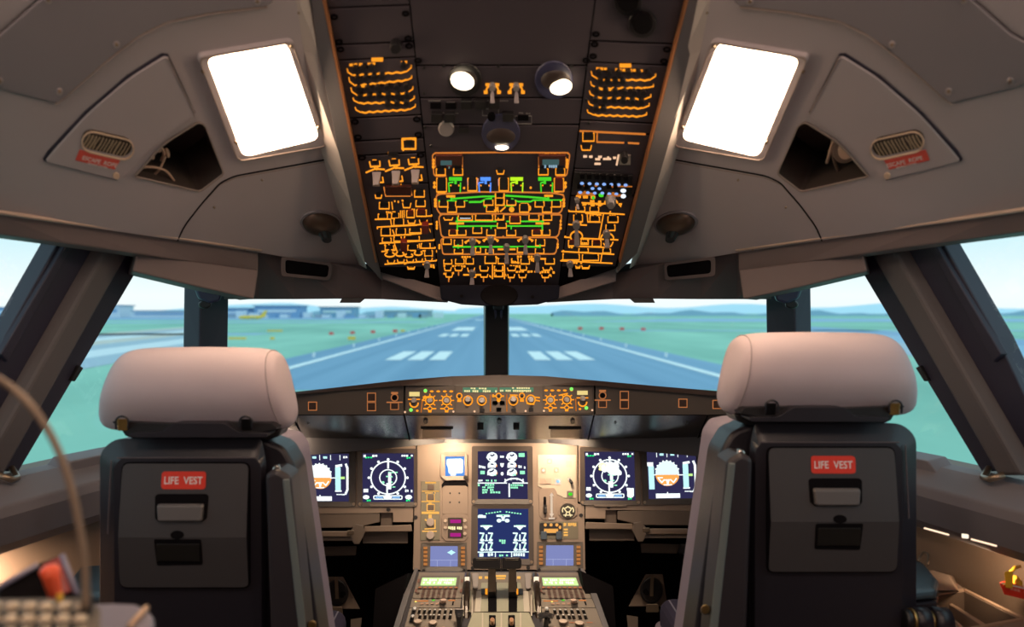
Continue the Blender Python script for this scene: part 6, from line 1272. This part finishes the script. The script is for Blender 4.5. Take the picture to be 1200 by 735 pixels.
hull('raised_block', [cz(1098, 692), cz(1125, 694), cz(1118, 675), cz(1092, 668)], [cz(1098, 692, .83), cz(1122, 692, .83), cz(1112, 674, .83), cz(1088, 668, .83)], consm, t, .003)
# strip lamp under the right ledge
t = thing('strip_lamp', 'slim bright lamp strip under the right side ledge with a small square lens', 'lamp')
L0, L1, L2, L3 = at(1083, 619, 1.48), at(1112, 627, 1.45), at(1138, 632, 1.43), at(1168, 640, 1.40)
tube('glowing_strip', [L0, L1], .0016, emit('strip_glow', (1, .72, .50), 1.6), t, 6); tube('glowing_strip', [L2, L3], .0016, emit('strip_glow', (1, .72, .5), 1.6), t, 6)
hull('lens', [at(x, y, 1.425) for x, y in ((1127, 625.5), (1135, 626.5), (1135, 631.5), (1127, 630.5))], [at(x, y, 1.44) for x, y in ((1127, 625.5), (1135, 626.5), (1135, 631.5), (1127, 630.5))], emit('lens_cream', (1, .85, .65), 1.4), t, .001)
# red tagged yellow mask
t = thing('mask_stowage', 'yellow strap held in a red lettered pouch on the right side wall', 'safety kit')
hull('red_pouch', [at(x, y, 1.47) for x, y in ((1171, 683), (1176, 681), (1215, 692), (1215, 706), (1177, 697))], [at(x, y, 1.50) for x, y in ((1171, 683), (1176, 681), (1215, 692), (1215, 706), (1177, 697))], red, t, .002)
hull('pouch_lip', [at(x, y, 1.468) for x, y in ((1171, 683), (1176, 683), (1215, 692), (1215, 694), (1175, 685))], [at(x, y, 1.48) for x, y in ((1171, 683), (1176, 683), (1215, 692), (1215, 694), (1175, 685))], white, t)
hull('yellow_strap', [at(x, y, 1.46) for x, y in rnd([(1177, 670), (1187, 669), (1187, 690), (1178, 689)], 1.5, 2)], [at(x, y, 1.48) for x, y in rnd([(1177, 670), (1187, 669), (1187, 690), (1178, 689)], 1.5, 2)], mat('strap_yellow', (.85, .50, .04), .5), t, .002)
dome('yellow_coil', PS(1.49), 1189, 681, 4.5, 7, .02, mat('strap_yellow', (.85, .5, .04)), t); tube('strap_end', [at(1184, 671, 1.48), at(1190, 665, 1.49), at(1195, 664, 1.50)], .003, mat('strap_yellow', (.85, .5, .04)), t)
L = Lines(PS(1.4685), .0006); L.dashes(1180, 687.5, 1208, 694, 3.2, 7, 4); L.done('faint_lettering', mat('letter_pink', (.85, .35, .28)), t)
# teal armrest pad and its hinge
t = thing('armrest_pad', 'dark teal padded armrest beside the right seat', 'armrest')
za = lambda px, py: cz(px, py, .875)
q = [za(1040, 655), za(1082, 657), za(1100, 678), za(1098, 690), za(1040, 696)]
hull('pad', q, [p - Vector((0, 0, .02)) for p in q], teal, t, .010, 3); hull('under_tray', [p - Vector((0, 0, .022)) for p in q], [p - Vector((0, 0, .035)) for p in q], shell, t, .003)
tube('hook', curve([za(1076, 660) + Vector((0, 0, .004)), za(1082, 655) + Vector((0, 0, .012)), za(1088, 657) + Vector((0, 0, .010)), za(1087, 662) + Vector((0, 0, 0))], 4), .0022, screwm, t)
setx(-1); zl = lambda px, py: cz(px, py, .86); t = thing('armrest_pad', 'dim grey padded armrest between the left seat and the side wall', 'armrest')
q = [zl(1030, 660), zl(1078, 662), zl(1094, 680), zl(1092, 694), zl(1030, 700)]
hull('pad', q, [p - Vector((0, 0, .02)) for p in q], teal, t, .010, 3); hull('under_tray', [p - Vector((0, 0, .022)) for p in q], [p - Vector((0, 0, .035)) for p in q], shell, t, .003); setx()
t = thing('armrest_hinge', 'dark cylindrical armrest hinge with brass rings at the right frame bottom', 'mount')  # hinge of the right seat's armrest
A0, A1 = at(1058, 726, 1.34), at(1112, 729, 1.34); d_ = A1 - A0
for nm, a_, b_, r_, m in (('barrel', 0, .16, .017, black), ('brass_ring', .16, .22, .019, mat('brass', (.45, .3, .12), .3, .9)), ('barrel', .22, .55, .021, shell), ('barrel', .55, .62, .017, mat('brass', (.45, .3, .12), .3, .9)), ('barrel', .62, .98, .023, shell)):
    tube(nm, [A0 + d_ * a_, A0 + d_ * (a_ + .01), A0 + d_ * (b_ - .01), A0 + d_ * b_], [r_ * .92, r_, r_, r_ * .92], m, t, 16)
# ================================================================== foreground, instructor desk at lower left
def zz(px, py, Z): Y = (ZC - Z) * F / (py - PY); return at(px, py, Y)
t = thing('mixing_desk', 'blurred instructor desk with rows of cream and black keys at the lower left', 'control panel')
Zt = 1.12
cr_ = [zz(-30, 702, Zt), zz(100, 700, Zt), zz(118, 712, Zt), zz(112, 860, Zt), zz(-60, 860, Zt)]
hull('desk_top', cr_, [p - Vector((0, 0, .02)) for p in cr_], mat('desk_brown', (.13, .11, .09), .5), t, .002)
keyc, keyb = mat('key_cream', (.78, .66, .50), .4), mat('key_black', (.02, .018, .018), .4)
for r_, y in enumerate((716, 731, 748, 770)):
    for k in range(7):
        x = 7 + k * 20.5 - r_ * 1.5 - 14
        if x > 108: continue
        p = zz(x, y, Zt); w = .0052
        for dx, mm, nm, hh in ((0, keyc, 'cream_key', .006), (.0, keyb, 'black_key', .0035)):
            w = .0045; oy = 0 if nm == 'cream_key' else -.0105; w = .0040; b_ = [(p.x - w, p.y + oy - w), (p.x + w, p.y + oy - w), (p.x + w, p.y + oy + w), (p.x - w, p.y + oy + w)]
            hull(nm, [(x_, y_, Zt) for x_, y_ in b_], [(x_ * 1, y_, Zt + hh) for x_, y_ in b_], mm, t, .0015)
p = zz(70, 705, Zt); box('yellow_key', p.x - .002, p.x + .002, p.y - .002, p.y + .002, Zt, Zt + .006, mat('strap_yellow', (.85, .5, .04)), t, .001)
t = thing('red_guarded_switch', 'dark open case with red inner wall and orange red lever behind the desk keys', 'switch')
D = .74
hull('case_floor', [at(-20, 703, D), at(92, 702, D), at(92, 708, D), at(-20, 709, D)], [at(-20, 690, D + .08), at(80, 690, D + .08), at(80, 695, D + .08), at(-20, 695, D + .08)], vblack, t)
hull('case_side', [at(0, 688, D + .02), at(46, 661, D + .05), at(74, 650, D + .06), at(92, 704, D + .03), at(0, 706, D)], [at(0, 688, D + .035), at(46, 661, D + .065), at(74, 650, D + .075), at(92, 704, D + .045), at(0, 706, D + .015)], vblack, t)
hull('red_wall', [at(50, 662, D + .042), at(71, 652, D + .050), at(87, 692, D + .030), at(66, 700, D + .020)], [at(50, 662, D + .048), at(71, 652, D + .056), at(87, 692, D + .036), at(66, 700, D + .026)], mat('wall_red', (.30, .015, .012), .4), t, .001)
tube('case_edge', [at(-10, 694, D + .01), at(44, 662, D + .04)], .0028, mat('edge_lavender', (.22, .21, .30), .4), t); tube('case_edge', [at(73, 651, D + .045), at(90, 697, D + .02)], .0028, mat('edge_lavender', (.22, .21, .30)), t)
tube('red_lever', [at(66, 704, D - .01), at(64, 695, D - .012), at(60, 676, D - .015), at(58, 668, D - .015), at(57.5, 663.5, D - .015)], [.0055, .006, .0078, .0088, .0060], mat('lever_red', (.95, .13, .05), .35), t, 14)
t = thing('round_tray', 'grey rounded tray corner at the bottom beside the desk', 'tray')
zp = lambda x, y: zz(x, y, 1.075)
P_ = [zp(100, 707), zp(135, 706), zp(160, 707), zp(175, 713), zp(181, 722), zp(180, 735), zp(170, 780), zp(60, 800), zp(90, 720)]
hull('tray', P_, [p - Vector((0, 0, .014)) for p in P_], mat('tray_lavender', (.24, .23, .29), .3, 0, 0), t, .005, 3)
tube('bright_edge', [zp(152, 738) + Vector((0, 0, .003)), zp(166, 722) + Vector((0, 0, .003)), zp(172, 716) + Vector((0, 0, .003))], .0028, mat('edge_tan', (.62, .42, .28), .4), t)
t = thing('gooseneck_microphone', 'thin blurred gooseneck stalk curving up out of the left edge', 'microphone')
D = .60
tube('stalk', curve([at(-60, 418, D - .02), at(-20, 436, D - .01), at(10, 452, D), at(38, 478, D), at(62, 515, D), at(80, 560, D), at(92, 610, D), at(99, 660, D), at(101, 712, D)], 6), .0028, mat('stalk_brown', (.30, .22, .16), .45), t, 10)
disc('stalk_base', type('B', (), {'__call__': lambda s, x, y, h=0.: zz(x, y, 1.12) + Vector((0, 0, h))})(), 101, 714, 9, 0, .012, black, t, 14)
t = thing('rear_ceiling_lamp', 'pale rear cabin lamp on the ceiling above and behind the left seat', 'lamp')
hull('diffuser', [(-.67,.35,1.888),(-.33,.35,2.073),(-.33,.58,1.998),(-.67,.58,1.813)], [(-.67,.35,1.898),(-.33,.35,2.083),(-.33,.58,2.008),(-.67,.58,1.823)], emit('rear_diffuser', (1, .72, .5), 6), t)
t = thing('rear_ceiling_lamp', 'pale rear cabin lamp on the ceiling above and behind the right seat', 'lamp')
hull('diffuser', [(.67,.35,1.888),(.33,.35,2.073),(.33,.58,1.998),(.67,.58,1.813)], [(.67,.35,1.898),(.33,.35,2.083),(.33,.58,2.008),(.67,.58,1.823)], emit('rear_diffuser', (1, .72, .5), 6), t)

# ================================================================== put every thing's origin at its base
bpy.context.view_layer.update()
for o in list(SC.objects):
    if o.parent is None and o.type == 'EMPTY' and o.children:
        def leaves(x):
            for ch in x.children: yield ch; yield from leaves(ch)
        pts = [v.co for l in leaves(o) if l.type == 'MESH' for v in l.data.vertices]
        if not pts: continue
        c0 = Vector(((min(p.x for p in pts) + max(p.x for p in pts)) / 2, (min(p.y for p in pts) + max(p.y for p in pts)) / 2, min(p.z for p in pts)))
        o.location = c0
        for ch in o.children: ch.location = -c0
